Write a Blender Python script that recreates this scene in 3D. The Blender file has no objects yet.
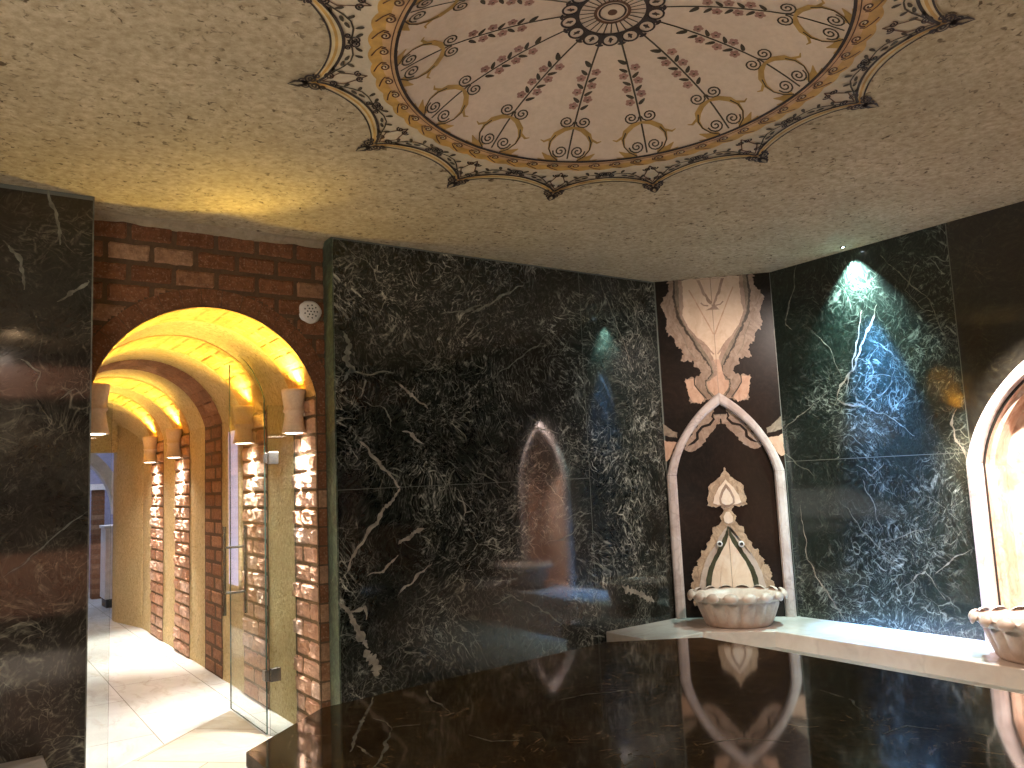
import bpy, bmesh, math, random
from math import pi, sin, cos, sqrt, atan2, hypot
from mathutils import Vector, Matrix, noise
random.seed(7)
D = bpy.data
SC = bpy.context.scene
COL = SC.collection
# World frame: x runs along the far marble wall, y points through it into the corridor, z up.
CEIL = 3.15

# ------------------------------------------------------------------ camera
CPOS = Vector((-4.879, -4.794, 1.55))
F = 808.17
RT = Vector((0.8209, -0.5693, -0.0448)).normalized()
FW = Vector((0.5702, 0.8133, 0.1158)).normalized()
UP = RT.cross(FW).normalized()
RT = FW.cross(UP).normalized()
cam = D.cameras.new('camera'); co = D.objects.new('camera', cam); COL.objects.link(co)
m = Matrix((RT, UP, -FW)).transposed().to_4x4(); m.translation = CPOS
co.matrix_world = m
cam.sensor_width = 36; cam.lens = F * 36 / 1024; cam.clip_start = .02
SC.camera = co
SC.view_settings.view_transform = 'Standard'; SC.view_settings.look = 'None'
SC.view_settings.gamma = 1; SC.view_settings.use_curve_mapping = False
SC.view_settings.exposure = 0.0

def on(px, py, n, d):           # where a pixel's ray meets the plane n.p = d (a point on a real surface)
    n = Vector(n); v = FW * F + RT * (px - 512) - UP * (py - 384)
    return CPOS + v * ((d - n.dot(CPOS)) / n.dot(v))

# ------------------------------------------------------------------ mesh builder
class MB:
    def __init__(s): s.v = []; s.f = []; s.m = []; s.c = []
    def add(s, vs, fs, mi=0, c=0.5):
        o = len(s.v); s.v += [tuple(v) for v in vs]
        for f in fs: s.f.append([i + o for i in f]); s.m.append(mi); s.c.append(c)
    def box(s, a, b, mi=0, c=.5):
        x0, y0, z0 = a; x1, y1, z1 = b
        vs = [(x0,y0,z0),(x1,y0,z0),(x1,y1,z0),(x0,y1,z0),(x0,y0,z1),(x1,y0,z1),(x1,y1,z1),(x0,y1,z1)]
        s.add(vs, [(0,3,2,1),(4,5,6,7),(0,1,5,4),(1,2,6,5),(2,3,7,6),(3,0,4,7)], mi, c)
    def prism(s, poly, z0, z1, mi=0):
        n = len(poly)
        a = sum(poly[i][0]*poly[(i+1)%n][1]-poly[(i+1)%n][0]*poly[i][1] for i in range(n))
        if a < 0: poly = poly[::-1]
        vs = [(x,y,z0) for x,y in poly] + [(x,y,z1) for x,y in poly]
        fs = [list(range(n))[::-1], list(range(n,2*n))] + [(i,(i+1)%n,n+(i+1)%n,n+i) for i in range(n)]
        s.add(vs, fs, mi)
    def grid(s, rows, mi=0, close=False, c=.5):
        nr = len(rows); nc = len(rows[0]); vs = [p for r in rows for p in r]; fs = []
        for i in range(nr-1):
            for j in range(nc if close else nc-1):
                k = (j+1) % nc
                fs.append((i*nc+j, i*nc+k, (i+1)*nc+k, (i+1)*nc+j))
        s.add(vs, fs, mi, c)
    def tube(s, pts, r, mi=0, n=8, cap=True):
        pts = [Vector(p) for p in pts]; rows = []
        for i, p in enumerate(pts):
            d = (pts[min(i+1,len(pts)-1)] - pts[max(i-1,0)]).normalized()
            a = d.orthogonal().normalized() if i == 0 else (a - d*a.dot(d)).normalized()
            b = d.cross(a); rr = r[i] if isinstance(r,(list,tuple)) else r
            rows.append([p + (a*cos(2*pi*k/n) + b*sin(2*pi*k/n))*rr for k in range(n)])
        s.grid(rows, mi, True)
        if cap:
            o = len(s.v) - n*len(pts)
            s.f.append([o+k for k in range(n)][::-1]); s.m.append(mi); s.c.append(.5)
            o = len(s.v) - n
            s.f.append([o+k for k in range(n)]); s.m.append(mi); s.c.append(.5)
    def lathe(s, prof, cx=0, cy=0, n=32, mi=0, a0=0):
        rows = [[(cx + r*cos(a0+2*pi*k/n), cy + r*sin(a0+2*pi*k/n), z) for k in range(n)] for r, z in prof]
        s.grid(rows, mi, True)
    def build(s, name, mats, parent=None, smooth=False, bevel=0, loc=None, subd=0):
        me = D.meshes.new(name)
        o = Vector(loc) if loc is not None else Vector((0,0,0))
        me.from_pydata([tuple(Vector(v)-o) for v in s.v], [], s.f); me.update()
        if not isinstance(mats, (list, tuple)): mats = [mats]
        for mt in mats: me.materials.append(mt)
        me.polygons.foreach_set('material_index', s.m)
        ca = me.attributes.new('rnd', 'FLOAT', 'FACE'); ca.data.foreach_set('value', s.c)
        if smooth: me.polygons.foreach_set('use_smooth', [True]*len(s.f))
        bm = bmesh.new(); bm.from_mesh(me); bmesh.ops.recalc_face_normals(bm, faces=bm.faces); bm.to_mesh(me); bm.free()
        ob = D.objects.new(name, me); COL.objects.link(ob)
        if parent:
            ob.parent = parent; ob.location = o - Vector(parent.location)
        else: ob.location = o
        if bevel:
            b = ob.modifiers.new('bevel', 'BEVEL'); b.width = bevel; b.segments = 3; b.limit_method = 'ANGLE'
        if subd:
            b = ob.modifiers.new('sub', 'SUBSURF'); b.levels = b.render_levels = subd
        return ob

def struct(o, label=None, cat=None):
    o['kind'] = 'structure'
    if label: o['label'] = label
    if cat: o['category'] = cat
    return o
def tag(o, label, cat, group=None):
    o['label'] = label; o['category'] = cat
    if group: o['group'] = group
    return o
def thing(name, label, cat, loc=(0,0,0), group=None):
    o = D.objects.new(name, None); COL.objects.link(o); o.location = loc; o.empty_display_size = .1
    return tag(o, label, cat, group)
def copy_thing(o, loc, rz, label, group=None):
    c = o.copy(); COL.objects.link(c); c.location = loc; c.rotation_euler = (0,0,rz); c['label'] = label
    if group: c['group'] = group
    for ch in list(o.children):
        k = ch.copy(); COL.objects.link(k); k.parent = c
        for g in ch.children:
            h = g.copy(); COL.objects.link(h); h.parent = k
    return c

# ------------------------------------------------------------------ materials
def srgb(r, g, b):
    def f(c):
        c /= 255
        return c/12.92 if c <= .04045 else ((c+.055)/1.055)**2.4
    return (f(r), f(g), f(b), 1)
class NT:
    def __init__(s, name):
        s.mat = D.materials.new(name); s.mat.use_nodes = True; s.t = s.mat.node_tree; s.n = s.t.nodes; s.n.clear()
        s.out = s.n.new('ShaderNodeOutputMaterial'); s.b = s.n.new('ShaderNodeBsdfPrincipled')
        s.t.links.new(s.b.outputs[0], s.out.inputs[0])
    def new(s, t, **k):
        n = s.n.new('ShaderNode'+t)
        for a, v in k.items(): setattr(n, a, v)
        return n
    def link(s, a, b): s.t.links.new(a, b)
    def val(s, sock, v):
        if hasattr(v, 'is_output') or hasattr(v, 'links'): s.link(v, sock)
        else: sock.default_value = v
    def pos(s, scale=(1,1,1), rot=(0,0,0), loc=(0,0,0)):
        g = s.new('NewGeometry'); mp = s.new('Mapping'); s.link(g.outputs['Position'], mp.inputs[0])
        mp.inputs['Scale'].default_value = scale; mp.inputs['Rotation'].default_value = rot; mp.inputs['Location'].default_value = loc
        return mp.outputs[0]
    def noise(s, v, scale, detail=4, rough=.55, dist=0):
        n = s.new('TexNoise'); s.link(v, n.inputs['Vector']); n.inputs['Scale'].default_value = scale
        n.inputs['Detail'].default_value = detail; n.inputs['Roughness'].default_value = rough; n.inputs['Distortion'].default_value = dist
        return n.outputs[0], n.outputs[1]
    def voro(s, v, scale, feature='DISTANCE_TO_EDGE', out=0):
        n = s.new('TexVoronoi', feature=feature); s.link(v, n.inputs['Vector']); n.inputs['Scale'].default_value = scale
        return n.outputs[out]
    def ramp(s, fac, stops):
        n = s.new('ValToRGB'); s.link(fac, n.inputs[0]); e = n.color_ramp.elements
        while len(e) < len(stops): e.new(.5)
        for q, (p, c) in zip(e, stops):
            q.position = p; q.color = c if len(c) == 4 else (*c, 1)
        return n.outputs[0]
    def gray(s, fac, stops): return s.ramp(fac, [(p, (v,v,v,1)) for p, v in stops])
    def mix(s, f, a, b, mode='MIX'):
        n = s.new('MixRGB', blend_type=mode); s.val(n.inputs[0], f); s.val(n.inputs[1], a); s.val(n.inputs[2], b)
        return n.outputs[0]
    def math(s, op, a, b=0, c=0):
        n = s.new('Math', operation=op); s.val(n.inputs[0], a); s.val(n.inputs[1], b); s.val(n.inputs[2], c)
        return n.outputs[0]
    def warp(s, v, scale, amt, detail=3):
        _, c = s.noise(v, scale, detail)
        n = s.new('VectorMath', operation='MULTIPLY_ADD'); s.link(c, n.inputs[0]); n.inputs[1].default_value = (amt,)*3; s.link(v, n.inputs[2])
        return n.outputs[0]
    def bump(s, h, strength=.3, dist=.02):
        n = s.new('Bump'); n.inputs['Strength'].default_value = strength; n.inputs['Distance'].default_value = dist
        s.link(h, n.inputs['Height']); s.link(n.outputs[0], s.b.inputs['Normal'])
    def done(s, color=None, rough=.5, metal=0, spec=.5):
        if color is not None: s.val(s.b.inputs['Base Color'], color)
        s.val(s.b.inputs['Roughness'], rough); s.b.inputs['Metallic'].default_value = metal
        s.b.inputs['Specular IOR Level'].default_value = spec
        return s.mat

def plain(name, c, rough=.6, metal=0, emit=None, es=0, nz=.12):
    t = NT(name); p = t.pos()
    f, _ = t.noise(p, 14, 4)
    col = t.mix(t.gray(f, [(.3, 0), (.7, 1)]), tuple(x*(1-nz) for x in c[:3])+(1,), tuple(min(1,x*(1+nz)) for x in c[:3])+(1,))
    if emit:
        t.b.inputs['Emission Color'].default_value = emit; t.b.inputs['Emission Strength'].default_value = es
    return t.done(col, rough, metal)

def dark_marble(name, base, vein, rough, seed, amount=1.0, brown=.0, axis=1, spec=.6, coat=.55, base_rough=.34, long=6.0):
    """nearly black green stone crossed by short brushed strokes, broken cracks and a few pale veins"""
    t = NT(name); p0 = t.pos(loc=(seed, seed*1.7, seed*.6))
    wb = t.warp(p0, 1.1, .75, 3); w = t.warp(wb, 5.0, .07, 4)
    def along(v, ang, sc):
        r = [0,0,0]; r[axis] = ang
        m1 = t.new('Mapping'); t.link(v, m1.inputs[0]); m1.inputs['Rotation'].default_value = r
        m2 = t.new('Mapping'); t.link(m1.outputs[0], m2.inputs[0]); m2.inputs['Scale'].default_value = sc
        return m2.outputs[0]
    cl, _ = t.noise(wb, 2.6, 6, .65); fine, _ = t.noise(w, 26, 6, .75)
    col = t.mix(t.gray(cl, [(.32, 0), (.72, 1)]), tuple(x*.25 for x in base[:3])+(1,), tuple(x*1.4 for x in base[:3])+(1,))
    col = t.mix(t.gray(fine, [(.45, 0), (.75, .6)]), col, tuple(min(1, x*4.5) for x in base[:3])+(1,))
    if brown:
        b2, _ = t.noise(p0, 1.1, 3)
        col = t.mix(t.gray(b2, [(.45, 0), (.65, brown)]), col, srgb(52, 36, 26))
    A = (long, 1, 1) if axis != 0 else (1, long, 1)
    tot = None
    for ang, k, msc, lo, hi, am in ((.95, 1.0, 2.1, .44, .58, .85), (-.75, .8, 2.7, .45, .58, .80), (.15, 1.5, 3.6, .48, .60, .65), (1.9, 2.2, 4.2, .45, .60, .6), (-.2, 3.2, 5.0, .45, .60, .5)):
        c = 7.0*k
        sc = (c*long*.9, c*long*.9, c) if axis != 2 else (c*long*.9, c, c)
        n1, _ = t.noise(along(w, ang, sc), 1.0, 3.5, .62, .15)
        mk, _ = t.noise(wb, msc, 5, .7, .2)
        f = t.math('MULTIPLY', t.gray(n1, [(.565, 0), (.63, am*.4), (.70, am)]), t.gray(mk, [(lo, .05), (hi, 1)]))
        tot = f if tot is None else t.math('ADD', tot, f)
    for ang, sc, wd, ms, lo, hi, am in ((.9, (7,7,2.4), .020, 4.0, .52, .60, .85), (-.8, (13,13,5), .035, 6.0, .50, .60, .6), (.2, (24,24,11), .06, 7.0, .49, .60, .5)):
        e = t.voro(along(w, ang, sc), 1.0); mk, _ = t.noise(p0, ms, 6, .72, .3)
        f = t.math('MULTIPLY', t.gray(e, [(0, am), (wd*.5, am*.4), (wd, 0)]), t.gray(mk, [(lo, 0), (hi, 1)]))
        tot = t.math('ADD', tot, f)
    zone, _ = t.noise(p0, 1.6, 3, .5)
    tot = t.math('MULTIPLY', tot, t.gray(zone, [(.40, min(1,.16*amount)), (.60, min(1,1.1*amount))]))
    tot = t.math('MULTIPLY', tot, min(amount, 1.0)) if amount < 1 else tot
    tot = t.math('MINIMUM', tot, 1.0)
    col = t.mix(tot, col, vein)
    if coat:
        t.b.inputs['Coat Weight'].default_value = coat; t.b.inputs['Coat IOR'].default_value = 1.6; t.b.inputs['Coat Roughness'].default_value = rough
        return t.done(col, base_rough, 0, spec)
    return t.done(col, rough, 0, spec)

def white_marble(name, a, b, rough=.25, scale=2.0, vein=None, vamt=.5, spec=.5):
    t = NT(name); p = t.pos(); w = t.warp(p, 2.2, .7, 4)
    n, _ = t.noise(w, scale, 6, .6, .6)
    col = t.mix(t.gray(n, [(.35, 0), (.7, 1)]), a, b)
    if vein:
        e = t.voro(w, scale*1.4); mk, _ = t.noise(p, 3, 3)
        f = t.math('MULTIPLY', t.gray(e, [(0, vamt), (.05, vamt*.3), (.14, 0)]), t.gray(mk, [(.4, 0), (.6, 1)]))
        col = t.mix(f, col, vein)
    return t.done(col, rough, 0, spec)

def brick_mat(name, c1, c2, c3, scale=1.0, rough=.85):
    t = NT(name); p = t.pos()
    at = t.new('Attribute', attribute_name='rnd', attribute_type='GEOMETRY')
    n, _ = t.noise(p, 26*scale, 6, .65); n2, _ = t.noise(p, 80*scale, 3, .6)
    col = t.ramp(at.outputs['Fac'], [(0, c1), (.55, c2), (1, c3)])
    col = t.mix(t.gray(n, [(.35, .55), (.65, 0)]), col, tuple(x*.45 for x in c1[:3])+(1,))
    col = t.mix(t.gray(n2, [(.55, 0), (.75, .35)]), col, srgb(205, 180, 155))
    t.bump(t.math('ADD', n, n2), .6, .01)
    return t.done(col, rough, 0, .2)

def stucco(name, a, b, spot=None, rough=.9, s=1.0, strength=.5, bd=.01, sa=.8):
    t = NT(name); p = t.pos()
    n, _ = t.noise(p, 30*s, 6, .7); big, _ = t.noise(p, 2.2, 4, .6)
    col = t.mix(t.gray(n, [(.3, 0), (.7, 1)]), a, b)
    col = t.mix(t.gray(big, [(.35, 0), (.7, .35)]), col, tuple(x*.8 for x in a[:3])+(1,))
    if spot:
        k, _ = t.noise(p, 34*s, 3, .5, .8); k2, _ = t.noise(p, 9, 3, .6)
        f = t.math('MULTIPLY', t.gray(k, [(.58, 0), (.68, 1)]), t.gray(k2, [(.36, .2), (.62, sa)]))
        k3, _ = t.noise(p, 16*s, 2, .5, .5)
        f = t.math('MAXIMUM', f, t.gray(k3, [(.73, 0), (.78, sa)]))
        col = t.mix(f, col, spot)
    t.bump(n, strength, bd)
    return t.done(col, rough, 0, .2)

M = {}
M['wall'] = dark_marble('dark_green_marble', srgb(15, 19, 15), srgb(205, 205, 190), .05, 3.0, .9, .25, 1, .16, 1.0, .28)
M['wall_r'] = dark_marble('dark_green_marble_right', srgb(17, 26, 21), srgb(180, 190, 176), .06, 11.0, .85, 0, 0, .4, .6, .34)
M['wall_l'] = dark_marble('dark_green_marble_left', srgb(22, 23, 20), srgb(165, 162, 142), .06, 21.0, .8, .35, 1, .12, .9, .3)
M['niche_dark'] = dark_marble('dark_brown_marble', srgb(21, 15, 12), srgb(80, 60, 48), .12, 31.0, .2, .4, 1, .25, .2, .3)
M['niche_brown'] = dark_marble('dark_veined_marble', srgb(22, 21, 16), srgb(120, 112, 84), .08, 41.0, .6, .3, 0)
M['edge'] = dark_marble('green_marble_edge', srgb(66, 78, 64), srgb(160, 166, 146), .3, 8.0, .8, 0, 0, .5, 0)
M['table'] = dark_marble('polished_dark_marble', srgb(58, 48, 32), srgb(170, 150, 118), .055, 51.0, .7, .5, 2, .5, 0)
M['reflect_band'] = plain('pink_brown_stone', srgb(168, 126, 104), .4)
M['seam'] = plain('marble_joint', srgb(96, 100, 92), .5)
M['vein'] = plain('pale_vein', srgb(150, 144, 132), .2, nz=.5)
M['vein_soft'] = plain('grey_vein', srgb(112, 114, 104), .2, nz=.5)
M['white'] = white_marble('white_marble', srgb(196, 186, 176), srgb(226, 220, 212), .22, 1.6, srgb(170, 165, 158), .3)
M['frame'] = white_marble('pink_white_marble', srgb(186, 168, 160), srgb(214, 202, 196), .3, 5, srgb(140, 118, 112), .45)
M['basin'] = white_marble('carved_basin_marble', srgb(174, 154, 140), srgb(206, 188, 174), .4, 6, srgb(168, 150, 138), .3)
M['floor'] = None
M['ceiling'] = stucco('speckled_stone_ceiling', srgb(156, 138, 108), srgb(206, 190, 160), srgb(80, 64, 42), .8, .95, .4, .006, .95)
M['plaster'] = stucco('sand_plaster', srgb(186, 162, 110), srgb(228, 208, 162), srgb(120, 92, 48), .95, 1.2, 1.0, .03, .6)
M['cornice'] = stucco('grey_plaster', srgb(150, 134, 110), srgb(178, 162, 138), srgb(110, 92, 70), .95, .6, .8, .02, .3)
M['brick'] = brick_mat('red_brick', srgb(118, 78, 52), srgb(138, 95, 66), srgb(176, 142, 114))
M['brick_rough'] = brick_mat('rough_faced_brick', srgb(180, 136, 108), srgb(202, 162, 136), srgb(220, 192, 172), .8)
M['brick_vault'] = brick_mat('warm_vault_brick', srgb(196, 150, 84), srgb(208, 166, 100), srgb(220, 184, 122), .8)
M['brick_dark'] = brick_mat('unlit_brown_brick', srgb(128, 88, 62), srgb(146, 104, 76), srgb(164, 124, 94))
M['mortar'] = stucco('brick_mortar', srgb(104, 84, 62), srgb(128, 106, 80), None, .95, 1.5, .5)
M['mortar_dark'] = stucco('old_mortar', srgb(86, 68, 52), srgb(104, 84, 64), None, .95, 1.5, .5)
M['sconce'] = stucco('pottery_sconce', srgb(214, 190, 164), srgb(234, 214, 190), None, .85, 2.0, .3)
M['steel'] = plain('brushed_steel', srgb(150, 146, 138), .25, 1)
M['bulb_white'] = plain('lamp_lens_white', srgb(255, 250, 240), .5, 0, srgb(255, 244, 226), 9)
M['bulb_gold'] = plain('lamp_lens_gold', srgb(255, 220, 120), .5, 0, srgb(255, 190, 40), 9)
M['led'] = plain('led_lens', srgb(240, 255, 255), .5, 0, srgb(225, 248, 255), 30)
M['lavender'] = plain('lavender_plaster', srgb(150, 147, 168), .8)
M['white_paint'] = plain('white_paint', srgb(222, 218, 214), .5)
M['dark_paint'] = plain('dark_kick', srgb(60, 56, 54), .6)
M['blue_glow'] = plain('pale_blue_glow', srgb(200, 200, 225), .4, 0, srgb(176, 172, 222), .75)  # emission imitates a strip of bluish light, no real window

def floor_mat(name, a, b, tile, ang):
    t = NT(name); p = t.pos(rot=(0,0,ang)); w = t.warp(p, 1.7, .6, 4)
    n, _ = t.noise(w, 1.6, 6, .6, .5)
    mp = t.new('Mapping'); t.link(w, mp.inputs[0]); mp.inputs['Scale'].default_value = (1, 5, 1)
    st, _ = t.noise(mp.outputs[0], 2.6, 5, .6)
    col = t.mix(t.gray(n, [(.35, 0), (.68, 1)]), a, b)
    col = t.mix(t.gray(st, [(.52, 0), (.7, .4)]), col, srgb(168, 156, 136))
    br = t.new('TexBrick'); t.link(p, br.inputs['Vector']); br.offset = .5
    br.inputs['Scale'].default_value = 1; br.inputs['Brick Width'].default_value = tile[0]; br.inputs['Row Height'].default_value = tile[1]
    br.inputs['Mortar Size'].default_value = .0035; br.inputs['Mortar Smooth'].default_value = .1
    br.inputs['Color1'].default_value = (1,1,1,1); br.inputs['Color2'].default_value = (.9,.89,.86,1); br.inputs['Mortar'].default_value = (.45,.42,.38,1)
    col = t.mix(1, col, br.outputs[0], 'MULTIPLY')
    return t.done(col, .22, 0, .5)
M['floor'] = floor_mat('pale_marble_tiles', srgb(206, 207, 202), srgb(226, 227, 223), (1.1, .62), pi/2)
M['landing'] = floor_mat('beige_marble_slab', srgb(192, 186, 168), srgb(212, 207, 192), (.9, .6), pi/4)

def glass_mat():
    t = NT('clear_glass'); t.n.remove(t.b)
    tr = t.new('BsdfTransparent'); tr.inputs[0].default_value = (.93, .96, .94, 1)
    gl = t.new('BsdfGlossy'); gl.inputs['Roughness'].default_value = .01
    lw = t.new('LayerWeight'); lw.inputs[0].default_value = .25
    mx = t.new('MixShader'); t.link(t.gray(lw.outputs['Fresnel'], [(0, .03), (1, .75)]), mx.inputs[0])
    t.link(tr.outputs[0], mx.inputs[1]); t.link(gl.outputs[0], mx.inputs[2]); t.link(mx.outputs[0], t.out.inputs[0])
    return t.mat
M['glass'] = glass_mat()
M['glass_edge'] = plain('green_glass_edge', srgb(70, 92, 82), .15)

# ------------------------------------------------------------------ helpers for work on wall faces
class Face:     # 2-D coordinates (u along the wall, z up) -> 3-D, with an offset k out of the wall
    def __init__(s, o, u): s.o = Vector(o); s.u = Vector(u).normalized(); s.n = Vector((-s.u.y, s.u.x, 0)) * -1
    def p(s, u, z, k=0): return s.o + s.u*u + Vector((0,0,z)) + s.n*k
    def px(s, x, y):
        P = on(x, y, s.n, s.n.dot(s.o)); return ((P - s.o).dot(s.u), P.z)
FA = Face((0,0,0), (1,0,0)); FL = Face((0,-.11,0), (1,0,0))
FP = Face((0,0,0), (1,-1,0)); FR = Face((.672,-.672,0), (0,-1,0))

def strip(mb, fc, pts, w, k, mi):
    """a thin inlaid line following pts (u,z); w may vary per point"""
    n = len(pts); L = []; Rr = []
    for i, (u, z) in enumerate(pts):
        a = pts[max(i-1,0)]; b = pts[min(i+1,n-1)]; d = hypot(b[0]-a[0], b[1]-a[1]) or 1
        nx, nz = -(b[1]-a[1])/d, (b[0]-a[0])/d
        ww = (w[i] if isinstance(w, list) else w)/2
        L.append(fc.p(u+nx*ww, z+nz*ww, k)); Rr.append(fc.p(u-nx*ww, z-nz*ww, k))
    mb.grid([L, Rr], mi)
def vein(mb, fc, pix, w, k, mi, jit=.02, n=16):
    pts = [fc.px(*p) for p in pix]; out = []; ws = []
    for i in range(len(pts)-1):
        for j in range(n):
            f = j/n; u = pts[i][0]*(1-f)+pts[i+1][0]*f; z = pts[i][1]*(1-f)+pts[i+1][1]*f
            out.append((u + jit*noise.noise((u*14, z*14, 3.1)), z + jit*noise.noise((u*14, z*14, 9.7))))
            g = (i+f)/(len(pts)-1); ws.append(.8*w*(.22+.78*sin(pi*g)**.6)*(.28+1.5*abs(noise.noise((u*30, z*30, 1.3)))+.5*abs(noise.noise((u*90, z*90, 4.1)))))
    out.append(pts[-1]); ws.append(w*.12)
    strip(mb, fc, out, ws, k, mi)
def wallbox(mb, fc, u0, u1, z0, z1, thick, mi=0):
    a = [fc.p(u0,z0), fc.p(u1,z0), fc.p(u1,z1), fc.p(u0,z1)]; b = [q - fc.n*thick for q in a]
    mb.add(a+b, [(0,1,2,3),(7,6,5,4),(0,4,5,1),(1,5,6,2),(2,6,7,3),(3,7,4,0)], mi)
def blob(mb, fc, pts, k, mi, jit=0, sub=1, thick=0, fr=18, seed=0):
    """filled patch of stone with an irregular edge"""
    q = []
    n = len(pts)
    for i in range(n):
        a, b = pts[i], pts[(i+1)%n]; L = hypot(b[0]-a[0], b[1]-a[1]); m_ = max(1, int(L/.006)) if jit else 1
        for j in range(m_):
            f = j/m_; u = a[0]*(1-f)+b[0]*f; z = a[1]*(1-f)+b[1]*f
            A = abs(u-AX); o = Vector((0,0,0))
            for oc in range(4):
                g = fr*2**oc; o += noise.noise_vector((A*g, z*g, seed+oc*3.3))*(.62**oc)
            q.append((u + jit*o.x*(1 if u > AX else -1), z + jit*o.z))
    vs = [fc.p(u, z, k) for u, z in q]
    if thick:
        m_ = len(q); vs += [fc.p(u, z, k-thick) for u, z in q]
        mb.add(vs, [list(range(m_))]+[(i,(i+1)%m_,m_+(i+1)%m_,m_+i) for i in range(m_)], mi)
    else: mb.add(vs, [list(range(len(q)))], mi)
AX = .465

# ------------------------------------------------------------------ floor
mb = MB(); mb.box((-6.3,-5.3,-.1), (.9,.05,0)); mb.box((-4.4,.05,-.1), (-2.7,6.6,0)); mb.box((-5.5,6.6,-.1), (-1.9,11.2,0))
struct(mb.build('floor', M['floor']))
mb = MB(); mb.prism([(-3.19,1.25),(-4.235,.30),(-4.235,-.9),(-3.19,-.9)], .0005, .018)
struct(mb.build('floor_landing', M['landing'], bevel=.004))

# ------------------------------------------------------------------ ceiling with a shallow dome
MC = Vector((-2.756, -2.580)); RA, RB = 1.305, 1.45           # lobe tips of the painted medallion
E1 = Vector((.8188, -.5741)); E2 = Vector((.5741, .8188))
RI = .660; RISE = .232
def dome_z(rho):
    if rho >= RI: return CEIL
    x = rho/RI; return CEIL + RISE*(1 - x*x)
PHC = math.radians(85.4)
def med(rho, phi, k=0):         # medallion polar -> 3-D; k = how far below the surface the paint layer lies
    a = (phi - PHC + pi) % (2*pi) - pi; a = a + (.075 + .055*max(0, 1-abs(rho-.5)/.45))*sin(a)*abs(sin(a))**.3; phi = PHC + a
    x, y = rho*cos(phi)*(RA - .075*max(0, min(1, (rho-.66)/.34))), rho*sin(phi)*RB
    P = MC + E1*x + E2*y
    return Vector((P.x, P.y, dome_z(rho) - k))
bm = bmesh.new()
N = 112
rings = [[bm.verts.new(med(RI*j/14, 2*pi*i/N)) for i in range(N)] for j in range(1, 15)]
ctr = bm.verts.new(med(0,0))
for i in range(N):
    bm.faces.new((ctr, rings[0][i], rings[0][(i+1)%N]))
    for j in range(13): bm.faces.new((rings[j][i], rings[j][(i+1)%N], rings[j+1][(i+1)%N], rings[j+1][i]))
outer = [(-6.2,-.11),(-4.275,-.11),(-4.275,.148),(-2.89,.148),(-2.89,0),(0,0),(.672,-.672),(.672,-5.2),(-6.2,-5.2)]
ov = [bm.verts.new((x,y,CEIL)) for x,y in outer]
oe = [bm.edges.new((ov[i], ov[(i+1)%len(ov)])) for i in range(len(ov))]
ie = [e for e in bm.edges if all(v in set(rings[13]) for v in e.verts)]
bmesh.ops.triangle_fill(bm, edges=oe+ie, use_beauty=True)
for f in bm.faces: f.smooth = True
me = D.meshes.new('ceiling'); bmesh.ops.recalc_face_normals(bm, faces=bm.faces); bm.to_mesh(me); bm.free(); me.materials.append(M['ceiling'])
ceil = D.objects.new('ceiling', me); COL.objects.link(ceil); struct(ceil)

# painted medallion
M['p_field'] = stucco('cream_painted_plaster', srgb(205, 184, 162), srgb(216, 196, 174), None, .8, 1.0, .1)
M['p_border'] = stucco('pale_painted_plaster', srgb(190, 174, 148), srgb(204, 188, 162), None, .8, 1.0, .1)
M['p_gold'] = plain('gold_paint', srgb(186, 144, 74), .6, nz=.25)
M['p_peach'] = plain('peach_paint', srgb(196, 156, 112), .7, nz=.2)
M['p_black'] = plain('black_paint', srgb(52, 40, 34), .7)
M['p_brown'] = plain('brown_paint', srgb(92, 62, 42), .7)
M['p_leaf'] = plain('dark_leaf_paint', srgb(66, 56, 40), .7)
M['p_rose'] = plain('rose_paint', srgb(158, 118, 104), .7)
M['p_olive'] = plain('olive_gold_paint', srgb(172, 136, 74), .7, nz=.2)
M['p_band'] = plain('ivory_paint', srgb(204, 186, 146), .7)
PM = ['p_field','p_border','p_gold','p_peach','p_black','p_brown','p_leaf','p_rose','p_olive','p_band']
PI = {n:i for i,n in enumerate(PM)}
PMATS = [M[n] for n in PM]
NL = 14; PH0 = PHC + pi/NL
def pol(x, y): return hypot(x,y), atan2(y,x)
def stroke(mb, pts, w, mat, k):
    """pts in medallion cartesian units; w scalar or list"""
    n = len(pts); L=[]; Q=[]
    for i,(x,y) in enumerate(pts):
        a = pts[max(i-1,0)]; b = pts[min(i+1,n-1)]; d = hypot(b[0]-a[0],b[1]-a[1]) or 1
        nx, ny = -(b[1]-a[1])/d, (b[0]-a[0])/d; ww = (w[i] if isinstance(w,list) else w)/2
        L.append(med(*pol(x+nx*ww,y+ny*ww), k)); Q.append(med(*pol(x-nx*ww,y-ny*ww), k))
    mb.grid([L,Q], PI[mat])
def spot(mb, c, r, mat, k, n=10, r2=None, ang=0):
    pts = []
    for i in range(n):
        a = 2*pi*i/n; x, y = r*cos(a), (r2 or r)*sin(a)
        pts.append(med(*pol(c[0]+x*cos(ang)-y*sin(ang), c[1]+x*sin(ang)+y*cos(ang)), k))
    mb.add(pts, [list(range(n))], PI[mat])
def leaf(mb, c, l, w, ang, mat, k):
    pts = []
    for i in range(12):
        a = 2*pi*i/12; x = l/2*cos(a); y = w/2*sin(a)*(1-.3*cos(a))
        pts.append(med(*pol(c[0]+x*cos(ang)-y*sin(ang), c[1]+x*sin(ang)+y*cos(ang)), k))
    mb.add(pts, [list(range(12))], PI[mat])
def spiral(c, r, a0, turns, sgn, n=22):
    return [(c[0]+r*(1-i/(n-1)*.9)*cos(a0+sgn*2*pi*turns*i/(n-1)), c[1]+r*(1-i/(n-1)*.9)*sin(a0+sgn*2*pi*turns*i/(n-1))) for i in range(n)]
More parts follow.
